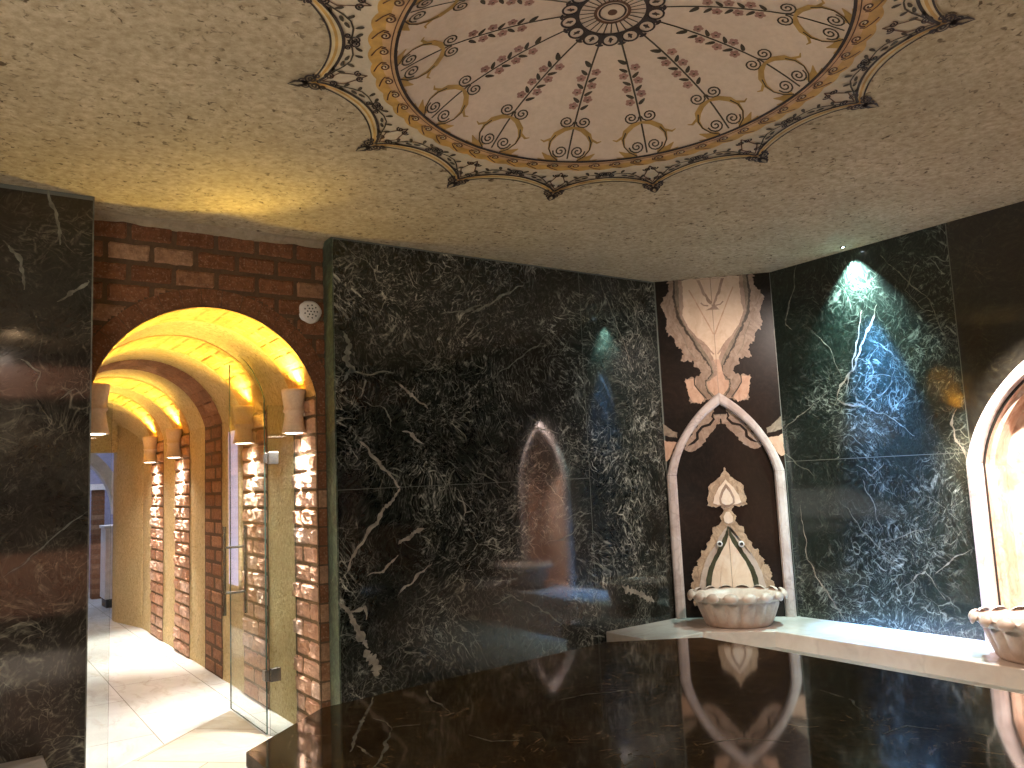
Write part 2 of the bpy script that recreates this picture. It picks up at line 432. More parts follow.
class Loc:      # local frame on a spoke: r outwards, s sideways (mirror with m)
    def __init__(s, phi, m=1): s.c, s.s, s.m = cos(phi), sin(phi), m
    def __call__(s, r, q): q *= s.m; return (r*s.c - q*s.s, r*s.s + q*s.c)
    def ang(s, a): return atan2(s.s, s.c) + s.m*a
K = .0016
def lobe_r(dphi):               # radius of the lobed outline, dphi from a tip
    x = abs(dphi)/(pi/NL)       # 0 tip .. 1 mid
    return 1.0 - .130*(1-(1-x)**2.0)**.75
medal = thing('ceiling_medallion', 'large painted medallion with fourteen floral spokes on the domed stone ceiling', 'ceiling medallion', (MC.x, MC.y, CEIL))
# border ground + ogee band
mb = MB(); NB = NL*24
ring = []
for j in range(7):
    row = []
    for i in range(NB):
        phi = PH0 + 2*pi*i/NB; ph = (2*pi*i/NB + pi/NL) % (2*pi/NL) - pi/NL
        R_ = lobe_r(ph); row.append(med(RI + (R_-RI)*j/6, phi, K))
    ring.append(row)
mb.grid(ring, PI['p_border'], True)
def lobe_line(off, w, mat, k):
    for L_ in range(NL):
        pts = []
        for i in range(25):
            ph = -pi/NL + 2*pi/NL*i/24 ; phi = PH0 + pi/NL + 2*pi*L_/NL + ph
            d = pi/NL - abs(ph)
            r_ = lobe_r(d) - off; pts.append((r_*cos(phi), r_*sin(phi)))
        stroke(mb, pts, w, mat, k)
lobe_line(.022, .042, 'p_band', 2*K); lobe_line(.022, .010, 'p_gold', 3*K)
lobe_line(.002, .007, 'p_black', 4*K); lobe_line(.044, .011, 'p_black', 4*K)
for L_ in range(NL):
    for mm in (1,-1):
        T = Loc(PH0 + 2*pi*L_/NL, mm)
        # scroll ornament on the tip
        stroke(mb, spiral(T(.972,.020), .022, T.ang(0), 1.6, mm), .008, 'p_black', 5*K)
        stroke(mb, spiral(T(1.004,.012), .015, T.ang(0), 1.4, mm), .007, 'p_black', 5*K)
        stroke(mb, [T(.99,.004), T(1.03,.014), T(1.06,.0)], [.012,.012,.002], 'p_black', 5*K)
        stroke(mb, spiral(T(.945,.034), .014, T.ang(1), 1.4, -mm), .007, 'p_black', 5*K)
        # spirals and vine inside the point
        stroke(mb, spiral(T(.900,.020), .019, T.ang(0), 1.8, mm), .006, 'p_black', 3*K)
        stroke(mb, [T(.935,.0), T(.86,.03), T(.80,.012), T(.765,.0)], .005, 'p_brown', 3*K)
        stroke(mb, spiral(T(.795,.014), .015, T.ang(2), 1.5, -mm), .006, 'p_black', 3*K)
        stroke(mb, [T(.895,.030), T(.868,.045), T(.835,.062), T(.805,.085), T(.79,.115), T(.785,.15), T(.79,.19)], .006, 'p_leaf', 3*K)
        for r_, q, a in ((.875,.055,.5),(.852,.036,-.9),(.835,.080,.7),(.81,.066,-.6),(.812,.104,.9),(.772,.105,-.9),(.765,.14,-.5)):
            leaf(mb, T(r_,q), .030, .013, T.ang(a+1.4), 'p_leaf', 4*K)
        stroke(mb, spiral(T(.772,.165), .018, T.ang(1), 1.8, mm), .006, 'p_black', 3*K)
        stroke(mb, spiral(T(.798,.152), .012, T.ang(3), 1.5, -mm), .006, 'p_black', 3*K)
    T = Loc(PH0 + 2*pi*L_/NL)
    spot(mb, T(1.0,0), .012, 'p_black', 5*K, 8)
mb.build('lobed_border', PMATS, medal, smooth=True, loc=(MC.x, MC.y, CEIL))
# scroll band
mb = MB()
rows = []
for j in range(5):
    row = []
    for i in range(NB):
        a = 2*pi*i/NB; R_ = .738 + .012*abs(sin(a*56/2))
        row.append(med(RI + (R_-RI)*j/4, a, 2*K))
    rows.append(row)
mb.grid(rows[2:], PI['p_gold'], True); mb.grid(rows[:3], PI['p_peach'], True)
for i in range(56):
    T = Loc(PH0 + 2*pi*(i+.5)/56)
    stroke(mb, spiral(T(.699,0), .018, T.ang(1.2), 1.5, 1), .006, 'p_brown', 4*K)
    spot(mb, T(.699,0), .010, 'p_band', 3*K, 8)
    stroke(mb, [T(.69,.022), T(.706,.026), T(.722,.008), T(.738,-.02)], .005, 'p_brown', 4*K)
pts = [(RI*cos(2*pi*i/180), RI*sin(2*pi*i/180)) for i in range(181)]
stroke(mb, pts, .010, 'p_black', 5*K)
pts = [(.676*cos(2*pi*i/180), .676*sin(2*pi*i/180)) for i in range(181)]
stroke(mb, pts, .004, 'p_brown', 5*K)
mb.build('scroll_band', PMATS, medal, smooth=True, loc=(MC.x, MC.y, CEIL))
# field
mb = MB()
mb.grid([[med(RI*j/14 if j else .001, 2*pi*i/N, K) for i in range(N)] for j in range(15)], PI['p_field'], True)
mb.build('painted_field', PMATS, medal, smooth=True, loc=(MC.x, MC.y, CEIL))
# spokes, each a floral stem of its own
for L_ in range(NL):
    mb = MB(); phi = PH0 + 2*pi*L_/NL; T = Loc(phi)
    stroke(mb, [T(.16+.49*i/10, 0) for i in range(11)], .006, 'p_leaf', 2*K)
    for i in range(6):
        r_ = .278 + .030*i; sd = 1 if i % 2 else -1; c = T(r_, .021*sd)
        for a in range(5): spot(mb, (c[0]+.0095*cos(a*1.257+i), c[1]+.0095*sin(a*1.257+i)), .0072, 'p_rose', 2*K+a*.00012, 7)
        spot(mb, c, .0042, 'p_brown', 3.5*K, 7)
        leaf(mb, T(r_+.003, -.017*sd), .032, .013, T.ang(sd*.8+pi), 'p_leaf', 3*K)
    leaf(mb, T(.242, .014), .036, .016, T.ang(pi-.7), 'p_leaf', 3*K)
    for mm in (1,-1):
        T0 = Loc(phi, mm); T = lambda r, q: T0(r*1.03+.004, q*1.04); T.ang = T0.ang
        stroke(mb, spiral(T(.476,.028), .026, T.ang(-1.6), 1.9, mm), .0055, 'p_leaf', 3*K)
        # heart-shaped gold frame
        P = [T(.500,0),T(.508,.03),T(.528,.056),T(.555,.070),T(.585,.071),T(.612,.058),T(.632,.034)]
        stroke(mb, P, [.010,.018,.020,.012,.006,.006,.006], 'p_olive', 3*K)
        stroke(mb, [T(.53,.056),T(.555,.070),T(.585,.071),T(.612,.058),T(.632,.034)], .004, 'p_leaf', 4*K)
        stroke(mb, [T(.545,.068),T(.556,.092),T(.548,.104)], [.010,.008,.003], 'p_olive', 3*K)
        stroke(mb, [T(.630,.036),T(.618,.075),T(.600,.092)], [.018,.018,.003], 'p_olive', 3*K)
        stroke(mb, [T(.632,.05),T(.632,.085),T(.622,.105)], [.014,.012,.003], 'p_olive', 3*K)
        stroke(mb, spiral(T(.596,.030), .027, T.ang(1.7), 1.9, -mm), .0055, 'p_leaf', 3*K)
    mb.build('floral_spoke', PMATS, medal, smooth=True, loc=(MC.x, MC.y, CEIL))
# rosette
mb = MB()
for rr, w, c in ((.106,.010,'p_black'),(.052,.010,'p_brown'),(.040,.006,'p_black')):
    stroke(mb, [(rr*cos(2*pi*i/72), rr*sin(2*pi*i/72)) for i in range(73)], w, c, 3*K)
spot(mb, (0,0), .032, 'p_field', 3*K, 24); spot(mb, (0,0), .015, 'p_brown', 4*K, 12)
for i in range(28):
    T = Loc(PH0 + 2*pi*i/28)
    stroke(mb, [T(.055,0), T(.1,0)], .004, 'p_leaf' if i % 2 else 'p_black', 3*K)
for i in range(NL):
    T = Loc(PH0 + 2*pi*(i+.5)/NL)
    c = T(.134,0)
    stroke(mb, [(c[0]+.024*cos(2*pi*j/20), c[1]+.024*sin(2*pi*j/20)) for j in range(21)], .007, 'p_black', 3*K)
    leaf(mb, c, .026, .010, T.ang(0), 'p_black', 3*K); leaf(mb, c, .020, .008, T.ang(1.1), 'p_brown', 3*K)
    T = Loc(PH0 + 2*pi*i/NL)
    leaf(mb, T(.138,0), .050, .015, T.ang(0), 'p_black', 4*K); leaf(mb, T(.156,0), .012, .026, T.ang(0), 'p_black', 4*K)
    leaf(mb, T(.114,0), .012, .030, T.ang(0), 'p_black', 4*K)
mb.build('central_rosette', PMATS, medal, smooth=True, loc=(MC.x, MC.y, CEIL))

# ------------------------------------------------------------------ marble walls
T_ = .0008
# far wall
mb = MB(); wallbox(mb, FA, -2.89, 0, 0, CEIL, .2)
mb.m[-1] = 0
a = [FA.p(-2.8905,0,.0), FA.p(-2.8905,CEIL,.0), FA.p(-2.8905,CEIL,-.15), FA.p(-2.8905,0,-.15)]
mb.add(a, [(0,1,2,3)], 1)
strip(mb, FA, [(-.83,0),(-.83,CEIL)], .004, T_, 2); strip(mb, FA, [(-2.89,1.525),(-.83,1.525)], .0035, T_, 2)
strip(mb, FA, [(-.003,0),(-.003,CEIL)], .006, T_, 2)
strip(mb, FA, [(-2.885,0),(-2.885,CEIL)], .008, T_, 1); strip(mb, FA, [(-2.89,CEIL-.006),(0,CEIL-.006)], .010, T_, 2)
for pix, w, mt in (
    ([(361,442),(378,462),(400,487)], .036, 3), ([(400,487),(388,505),(375,524),(352,560),(347,570)], .034, 3),
    ([(341,330),(349,345),(346,360),(352,370),(342,382)], .05, 4), ([(365,448),(385,470),(400,478)], .02, 4),
    ([(345,374),(368,374),(394,372)], .018, 4), ([(364,402),(385,408),(392,420),(390,428)], .016, 4),
    ([(400,384),(413,397),(428,409)], .034, 3), ([(402,432),(413,436),(424,444)], .034, 3),
    ([(340,602),(350,615),(358,632),(368,648)], .07, 3), ([(366,650),(376,662),(374,676)], .10, 3), ([(348,612),(364,608),(366,620)], .03, 3),
    ([(398,595),(413,580),(432,562)], .022, 3), ([(366,577),(383,571),(398,555)], .022, 3), ([(398,545),(412,534),(424,529)], .04, 3),
    ([(622,586),(632,592),(645,597),(654,602)], .085, 3), ([(590,560),(600,566),(612,572)], .03, 4),
    ([(470,312),(488,306),(504,294),(524,284)], .026, 4), ([(440,315),(462,312),(480,304)], .024, 4), ([(492,378),(510,365),(530,350),(548,335)], .018, 4),
    ([(520,440),(538,428),(560,432)], .016, 4), ([(492,605),(510,596),(522,600)], .016, 4), ([(525,600),(550,615),(574,634)], .02, 4), ([(470,470),(490,478),(508,492)], .014, 4),
    ([(450,468),(442,488),(436,508)], .014, 4), ([(454,470),(447,486),(440,500)], .02, 4), ([(560,520),(580,512),(592,514)], .016, 4), ([(545,545),(570,535),(584,520)], .02, 4),
    ([(606,298),(613,318),(618,340)], .012, 4), ([(615,282),(628,310),(640,332),(652,352)], .010, 4), ([(600,282),(612,312),(618,330),(634,372)], .012, 3), ([(628,290),(640,330),(648,352)], .010, 4), ([(640,300),(648,330),(655,350)], .009, 4)):
    vein(mb, FA, pix, w, T_*(1.5 if mt == 4 else 2), mt)
struct(mb.build('wall_far', [M['wall'], M['edge'], M['seam'], M['vein'], M['vein_soft']]))
# left stretch of the far wall
mb = MB(); wallbox(mb, FL, -6.2, -4.275, 0, CEIL, .30)
strip(mb, FL, [(-6.2,CEIL-.012),(-4.275,CEIL-.012)], .022, T_, 2); strip(mb, FL, [(-4.278,0),(-4.278,CEIL)], .007, T_, 1)
for pix, w, mt in (([(0,580),(30,556),(60,532),(88,512)], .012, 2), ([(48,190),(56,210),(60,245)], .03, 1), ([(8,245),(20,262),(24,290)], .03, 1), ([(58,300),(75,292),(88,280)], .03, 1), ([(20,360),(40,372),(36,392)], .014, 1),
    ([(60,400),(75,388),(86,398)], .01, 1)):
    vein(mb, FL, pix, w, T_*1.5, mt)
struct(mb.build('wall_far_left', [M['wall_l'], M['vein_soft'], M['seam']]))

# corner panel: bookmatched onyx figure
def onyx(name, a, b, dk, rough=.25, sc=5.0):
    t = NT(name); p = t.pos(); w = t.warp(p, 3, .35, 4)
    mp = t.new('Mapping'); t.link(w, mp.inputs[0]); mp.inputs['Scale'].default_value = (2, 2, 1)
    n, _ = t.noise(mp.outputs[0], sc, 6, .6, 1.0); n2, _ = t.noise(w, sc*3, 5, .6)
    col = t.mix(t.gray(n, [(.35, 0), (.65, 1)]), a, b)
    col = t.mix(t.gray(n2, [(.58, 0), (.75, .5)]), col, dk)
    return t.done(col, rough, 0, .5)
M['ox_out'] = onyx('onyx_mauve', srgb(136, 114, 98), srgb(168, 146, 128), srgb(96, 78, 66), sc=9)
M['ox_grey'] = onyx('onyx_grey', srgb(118, 104, 90), srgb(150, 134, 116), srgb(88, 76, 64), sc=9)
M['ox_line'] = plain('onyx_dark_line', srgb(66, 54, 42), .3, nz=.3)
M['ox_cream'] = onyx('onyx_cream', srgb(206, 178, 152), srgb(222, 198, 174), srgb(190, 158, 134), sc=4)
M['ox_amber'] = onyx('onyx_amber', srgb(184, 146, 122), srgb(206, 172, 148), srgb(146, 110, 88), sc=7)
M['ox_taupe'] = onyx('onyx_taupe', srgb(150, 124, 108), srgb(176, 150, 132), srgb(128, 104, 92), sc=6)  # taupe bands of the bookmatched stone figure
M['ox_green'] = plain('onyx_green_band', srgb(62, 62, 44), .3, nz=.4)
OX = ['niche_dark','ox_out','ox_grey','ox_line','ox_cream','ox_amber','ox_taupe','seam','ox_green','vein_soft']
OI = {n:i for i,n in enumerate(OX)}
mb = MB(); wallbox(mb, FP, 0, .95, 0, CEIL, .1)
def half(pix, x0, y0, sc): return [FP.px(x0+x*sc, y0+y*sc) for x,y in pix]
def mirror(h):
    h = [(AX if abs(u-AX) < .012 else u, z) for u,z in h]
    return h + [(2*AX-u, z) for u,z in reversed(h) if abs(u-AX) > 1e-6]
A5 = (660, 270, .1693)
def clampz(pts): return [(max(.004, min(.946, u)), min(CEIL-.002, z)) for u, z in pts]
O1 = half([(40,66),(50,130),(20,160),(4,200),(2,230),(34,258),(38,300),(48,330),(42,360),(60,390),(90,420),(105,455),(130,490),(135,530),(160,545),(195,540),(215,570),(234,598),(232,622),(200,632),(150,645),(138,670),(155,700),(170,740),(190,790),(345,760)], *A5)
L1 = half([(72,60),(80,200),(100,268),(128,325),(168,395),(213,465),(258,525),(290,570),(302,608),(282,642),(256,655),(264,694),(304,760),(345,765)], *A5)
L2 = half([(82,60),(92,200),(112,265),(140,322),(180,390),(224,460),(268,520),(298,566),(311,606),(292,640),(268,660),(276,694),(312,760),(345,765)], *A5)
C1_ = half([(128,60),(138,200),(132,268),(160,330),(212,388),(262,430),(292,470),(312,522),(332,560),(334,640),(345,700)], *A5)
blob(mb, FP, clampz(mirror(O1)), T_, OI['ox_out'], .024, fr=22)
for sd in (1,-1):
    def sdm(h): return h if sd == 1 else [(2*AX-u, z) for u,z in h]
    ln = sdm(half([(100,330),(140,400),(165,470),(205,520)], *A5))
    strip(mb, FP, ln, .008, T_*1.4, OI['ox_grey'])
blob(mb, FP, clampz(mirror(L1)), T_*1.6, OI['ox_line'], .016)
blob(mb, FP, clampz(mirror(L2)), T_*2.2, OI['ox_grey'], .008)
blob(mb, FP, clampz(mirror(half([(106,60),(112,200),(116,262),(146,325),(194,392),(240,452),(280,505),(306,556),(318,606),(300,650),(290,690),(325,760),(345,765)], *A5))), T_*2.6, OI['ox_taupe'], .008)
blob(mb, FP, clampz(mirror(C1_)), T_*3.2, OI['ox_cream'], .008)
blob(mb, FP, clampz(mirror(half([(214,60),(250,140),(290,200),(300,215),(270,240),(320,236)], *A5))), T_*3.6, OI['ox_taupe'], .006)
blob(mb, FP, clampz(mirror(half([(232,60),(262,130),(300,190),(316,205)], *A5))), T_*4.0, OI['ox_cream'], .004)
blob(mb, FP, clampz(mirror(half([(312,530),(334,570),(330,620),(298,652),(276,660),(284,700),(318,740),(345,730)], *A5))), T_*3.5, OI['ox_amber'], .004)
for sd in (1,-1):
    def sdm(h): return h if sd == 1 else [(2*AX-u, z) for u,z in h]
    # amber lower lobes
    blob(mb, FP, sdm(half([(150,650),(205,640),(212,690),(262,760),(240,790),(190,780),(165,725)], *A5)), T_*1.8, OI['ox_amber'], .006)
    strip(mb, FP, sdm(half([(202,640),(205,680),(232,715),(275,760)], *A5)), .010, T_*3, OI['ox_line'])
    strip(mb, FP, sdm(half([(262,440),(285,465),(300,480),(318,498)], *A5)), .012, T_*4.2, OI['ox_taupe'])
    strip(mb, FP, sdm(half([(170,120),(200,170),(250,260),(290,330),(316,380)], *A5)), .010, T_*4.2, OI['ox_amber'])
    strip(mb, FP, sdm(half([(240,195),(258,210),(285,212)], *A5)), .012, T_*4.2, OI['ox_taupe'])
    A3 = (660, 380, .15625)
    blob(mb, FP, sdm(half([(345,150),(300,200),(262,252),(232,300),(185,370),(165,400),(160,440),(200,460),(240,445),(278,405),(315,355),(350,318),(352,285),(384,275),(384,222),(345,215)], *A3)), T_*1.6, OI['ox_out'], .016)
    strip(mb, FP, sdm(half([(384,205),(340,212),(335,235),(345,250),(318,285),(270,300),(238,340),(240,375),(215,400),(180,420)], *A3)), [.012,.014,.02,.018,.022,.02,.022,.024,.022,.006], T_*2.2, OI['niche_dark'])
    strip(mb, FP, sdm(half([(384,222),(350,226),(345,240)], *A3)), .010, T_*2.4, OI['ox_grey'])
    blob(mb, FP, sdm(half([(12,280),(50,300),(110,345),(112,372),(60,360),(20,352)], *A3)), T_*1.6, OI['ox_grey'], .010)
    blob(mb, FP, sdm(half([(20,385),(60,390),(108,402),(80,470),(50,520),(24,510)], *A3)), T_*1.6, OI['ox_amber'], .010)
strip(mb, FP, [(AX,2.1),(AX,CEIL)], .005, T_*5, OI['ox_taupe'])
strip(mb, FP, [(.004,0),(.004,CEIL)], .008, T_, OI['seam']); strip(mb, FP, [(.946,0),(.946,CEIL)], .006, T_, OI['seam'])
struct(mb.build('wall_corner', [M[n] for n in OX]))

# right wall
mb = MB(); wallbox(mb, FR, 0, 1.447, 0, CEIL, .1, 0); wallbox(mb, FR, 2.36, 4.53, 0, CEIL, .1, 0)
def niche_poly():
    ni = arc_pts((-.36,1.50), (0,2.06), .068)
    return [(-.36,.374)] + ni + [(-u,z) for u,z in reversed(ni[:-1])] + [(.36,.374)]
def arch_hole(mb, fc, c, u0, u1, mi):        # wall face with a pointed opening
    b = bmesh.new(); out = [(u0,0),(u1,0),(u1,CEIL),(u0,CEIL)]; inn = [(c+u,z) for u,z in niche_poly()]
    es = []
    for loop in (out, inn):
        vs = [b.verts.new((u,z,0)) for u,z in loop]
        es += [b.edges.new((vs[i], vs[(i+1)%len(vs)])) for i in range(len(vs))]
    bmesh.ops.triangle_fill(b, edges=es, use_beauty=True); b.verts.index_update()
    mb.add([fc.p(v.co.x, v.co.y) for v in b.verts], [[v.index for v in f.verts] for f in b.faces], mi); b.free()
def arc_pts(p0, p1, sag, n=14):
    mx, mz = (p0[0]+p1[0])/2, (p0[1]+p1[1])/2; dx, dz = p1[0]-p0[0], p1[1]-p0[1]; c = hypot(dx,dz)
    nx, nz = -dz/c, dx/c
    r = (c*c/4+sag*sag)/(2*sag); ox, oz = mx - nx*(r-sag), mz - nz*(r-sag)
    a0 = atan2(p0[1]-oz, p0[0]-ox); a1 = atan2(p1[1]-oz, p1[0]-ox)
    return [(ox+r*cos(a0+(a1-a0)*i/n), oz+r*sin(a0+(a1-a0)*i/n)) for i in range(n+1)]
arch_hole(mb, FR, 1.427+AX, 1.447, 2.36, 1)
strip(mb, FR, [(1.447,0),(1.447,CEIL)], .006, T_, 2); strip(mb, FR, [(0,1.585),(1.447,1.585)], .005, T_, 2); strip(mb, FR, [(2.36,0),(2.36,CEIL)], .006, T_, 2)
for pix, w, mt in (([(878,305),(868,330),(856,362),(842,385),(838,398)], .03, 3), ([(862,310),(858,340),(850,372),(846,392)], .02, 3), ([(852,385),(858,400),(870,408),(878,412),(894,420),(915,436)], .016, 4),
    ([(876,342),(890,352),(897,360)], .018, 4), ([(868,358),(874,372),(872,388)], .012, 4), ([(896,362),(890,385),(880,398),(862,408)], .012, 4), ([(866,380),(880,374),(892,376)], .010, 4),
    ([(852,352),(866,362),(870,356),(878,346)], .01, 4), ([(838,398),(845,405),(862,404)], .02, 3),
    ([(798,262),(794,285),(788,310),(786,325),(792,330)], .014, 4), ([(783,430),(800,415),(822,398)], .012, 4), ([(800,505),(808,560),(822,585),(834,602),(847,622)], .016, 3),
    ([(862,478),(870,495),(876,512),(884,535)], .014, 4), ([(858,465),(872,476),(884,462)], .012, 4), ([(845,505),(862,530),(886,556),(894,565)], .014, 4), ([(880,545),(910,532),(930,528)], .012, 4),
    ([(935,575),(950,562),(975,548)], .012, 4), ([(957,408),(950,425),(960,445),(968,460)], .02, 3), ([(918,262),(905,290),(925,310)], .010, 4), ([(780,450),(800,465),(815,476)], .012, 4),
    ([(900,590),(925,570),(945,600)], .012, 4), ([(880,255),(900,275),(930,300),(948,345)], .012, 4), ([(812,330),(830,350),(842,378)], .01, 4)):
    vein(mb, FR, pix, w, T_*(1.5 if mt == 4 else 2), mt)
struct(mb.build('wall_right', [M['wall_r'], M['niche_brown'], M['seam'], M['vein'], M['vein_soft']]))
mb = MB(); mb.box((-6.3,-5.3,0), (-6.2,-.11,CEIL)); struct(mb.build('wall_left', M['wall_l']))
mb = MB(); mb.box((-6.2,-5.3,0), (.672,-5.2,CEIL)); struct(mb.build('wall_back', M['wall_l']))

mb = MB(); mb.box((-6.2,-5.2,.37),(.5,-5.17,1.0)); struct(mb.build('reflect_band_low', M['reflect_band']))  # unseen band added for its brown reflection in the left marble
mb = MB(); mb.box((-6.2,-5.2,2.62),(.5,-5.18,2.95)); struct(mb.build('reflect_band_high', M['reflect_band']))  # second added band, reflected higher up in the left marble
# ------------------------------------------------------------------ brick entrance wall and corridor
SX0, SX1 = -4.25, -2.95; AC = (-3.6, 1.99); AR = .667
def prof_len():
    a1 = atan2(2.14-AC[1], SX1-AC[0]); return 2.14, (pi-2*a1)*AR
H0, ARCL = prof_len(); A1 = math.asin((H0-AC[1])/AR)
def prof(L, off=0):             # point + inward normal on the corridor section, L measured from the right-hand floor
    if L <= H0: return (SX1-off, L), (-1,0)
    if L <= H0+ARCL:
        a = A1 + (L-H0)/AR; return (AC[0]+(AR-off)*cos(a), AC[1]+(AR-off)*sin(a)), (-cos(a),-sin(a))
    return (SX0+off, H0-(L-H0-ARCL)), (1,0)
LT = 2*H0 + ARCL
def lining(mb, t0, t1, off, L0, L1, mi=0, step=.09, nt=None, amp=.006):
    nt = nt or max(2, int((t1-t0)/.12)); n = max(2, int((L1-L0)/step))
    rows = []
    for i in range(n+1):
        L = L0+(L1-L0)*i/n; (x,z),(nx,nz) = prof(L, off); row = []
        for j in range(nt+1):
            t = t0+(t1-t0)*j/nt; d = amp*noise.noise((x*3, t*3, z*3)); row.append((x+nx*d, t, z+nz*d))
        rows.append(row)
    mb.grid(rows, mi)
mb = MB(); lining(mb, .57, 6.45, 0, 0, H0); mb.box((-2.885,.21,0), (-2.7,6.6,2.3)); struct(mb.build('wall_corridor_right', M['plaster'], smooth=False))
mb = MB(); lining(mb, .57, 6.45, 0, H0+ARCL, LT); mb.box((-4.5,.21,0), (-4.28,6.6,2.3)); struct(mb.build('wall_corridor_left', M['plaster']))
mb = MB(); lining(mb, .57, 6.45, 0, H0, H0+ARCL, 0, .05, None, .004); mb.box((-4.5,.57,2.70),(-2.7,6.6,2.8)); struct(mb.build('ceiling_corridor', M['plaster'], smooth=True))

def brick_block(mb, t0, t1, L0, L1, off, mi, bulge, amp, g=5):
    c = random.random(); seed = random.random()*50; rows = []
    for i in range(g+1):
        row = []
        for j in range(g+1):
            fi, fj = i/g, j/g; L = L0+(L1-L0)*fi; t = t0+(t1-t0)*fj
            edge = min(fi, 1-fi, fj, 1-fj)
            h = off if edge > .01 else .0
            (x,z),(nx,nz) = prof(L, 0)
            if edge > .01: h += bulge + amp*noise.noise((x*24+seed, t*24, z*24)) + amp*.6*noise.noise((x*60+seed, t*60, z*60))
            row.append((x+nx*h, t, z+nz*h))
        rows.append(row)
    mb.grid(rows, mi, c=c)
def brick_rib(name, t0, t1, mats, off=.018, bulge=.004, amp=.008, L0=0, L1=LT, course=.118, gap=.012, left=True):
    mb = MB(); lining(mb, t0, t1, .005, L0, min(H0,L1), 1, .08, 2, .002); lining(mb, t0, t1, .005, H0, H0+ARCL, 2, .06, 2, .002)
    if L1 > H0+ARCL+.1: lining(mb, t0, t1, .005, H0+ARCL, L1, 1, .08, 2, .002)
    k = 0; L = L0; mid = (t0+t1)/2
    while L < L1 - .02:
        Le = min(L+course, L1); vault = H0-.02 < L < H0+ARCL
        j = random.uniform(-.02,.02)
        cuts = [t0, mid+j+(.06 if k % 2 else -.06), t1]
        for a, b in zip(cuts, cuts[1:]):
            if vault: brick_block(mb, a+.002, b-.002, L+.002, Le-.002, .010, 2, .001*random.uniform(-1,1.5), .003)
            else: brick_block(mb, a+gap/2, b-gap/2, L+gap/2, Le-gap/2, off, 0, bulge*random.uniform(-1,1.5), amp, 7)
        L = Le; k += 1
    return struct(mb.build(name, mats))
# front brick wall (set back behind the marble)
mb = MB(); YB = .15
bw, bh, gp = .245, .122, .016
ZT = 3.125; row = 0; z = ZT - bh
def arch_out(x, zz, pad):
    if zz < H0: return not (SX0-pad < x < SX1+pad)
    return hypot(x-AC[0], zz-AC[1]) > AR+pad
while z > .0:
    x = -4.275 - (bw/2 if row % 2 else 0) - .03
    while x < -2.89:
        a0, a1, z0, z1 = x+gp/2, x+bw-gp/2, z+gp/2, z+bh-gp/2
        c = random.random()
        if row in (0,) : a0 += random.uniform(-.004,.004)
        g0, g1 = 14, 6; kk = random.uniform(0,.006)
        P = {}
        for i in range(g0+1):
            for j in range(g1+1):
                P[i,j] = (min(max(a0+(a1-a0)*i/g0, -4.275), -2.893), z0+(z1-z0)*j/g1)
        for i in range(g0):
            for j in range(g1):
                q = [P[i,j],P[i+1,j],P[i+1,j+1],P[i,j+1]]
                cx = sum(v[0] for v in q)/4; cz = sum(v[1] for v in q)/4
                if q[1][0]-q[0][0] < 1e-4 or not arch_out(cx, cz, .112): continue
                vs = []
                for (ux,uz) in q:
                    e = (abs(ux-a0) < 1e-5 or abs(ux-a1) < 1e-5 or abs(uz-z0) < 1e-5 or abs(uz-z1) < 1e-5)
                    vs.append((ux, YB + (.004 if e else -.006-kk) + .004*noise.noise((ux*18,uz*18,2)), uz))
                mb.add(vs, [(0,1,2,3)], 0, c)
        x += bw
    z -= bh; row += 1
# mortar ground with the arched opening
n = 40
bot = [(SX1,0)] + [((AC[0]+AR*cos(A1+(pi-2*A1)*i/n)), AC[1]+AR*sin(A1+(pi-2*A1)*i/n)) for i in range(n+1)] + [(SX0,0)]
for i in range(1, n+1):
    (x0,z0),(x1,z1) = bot[i], bot[i+1]
    mb.add([(x0,YB,z0),(x1,YB,z1),(x1,YB,CEIL),(x0,YB,CEIL)], [(0,1,2,3)], 1)
mb.box((SX1,YB,0),(-2.893,.20,CEIL),1); mb.box((-4.275,YB,0),(SX0,.20,CEIL),1)
mb.box((-4.5,.20,2.72),(-2.7,.57,CEIL),1)
# voussoir ring
na = 17; a = A1-.05
st = (pi-2*(A1-.05))/na
for i in range(na):
    c = random.random(); th0, th1 = a+st*i+.002, a+st*(i+1)-.002
    rows = []
    for r_ in (AR+.002, AR+.03, AR+.07, AR+.108):
        rows.append([(AC[0]+r_*cos(th0+(th1-th0)*j/5), YB-.005+.004*noise.noise((i*3.1,j*.9,r_*20)), AC[1]+r_*sin(th0+(th1-th0)*j/5)) for j in range(6)])
    mb.grid(rows, 0, c=.15+c*.2)
# jamb bricks beside the opening
z = 0
while z < H0:
    c = random.random()
    for x0, x1 in ((SX1+.002,-2.893),(-4.273,SX0-.002)):
        mb.grid([[(x, YB-.004+.003*noise.noise((x*20,zz*20,1)), zz) for x in (x0,(x0+x1)/2,x1)] for zz in (z+.006,z+.04,z+.08,z+.112)], 0, c=c)
    z += .118
# plaster fillet under the ceiling
rows = []
for i in range(31):
    x = -4.275 + 1.382*i/30; d = .012*noise.noise((x*6,0,0))
    rows.append([(x, .10, CEIL-.0005), (x, YB-.03, CEIL-.012+d*.5), (x, YB-.020, CEIL-.034+d), (x, YB+.002, CEIL-.05+2.2*d)])
mb.grid(rows, 2)
struct(mb.build('wall_entrance', [M['brick'], M['mortar_dark'], M['cornice']]))

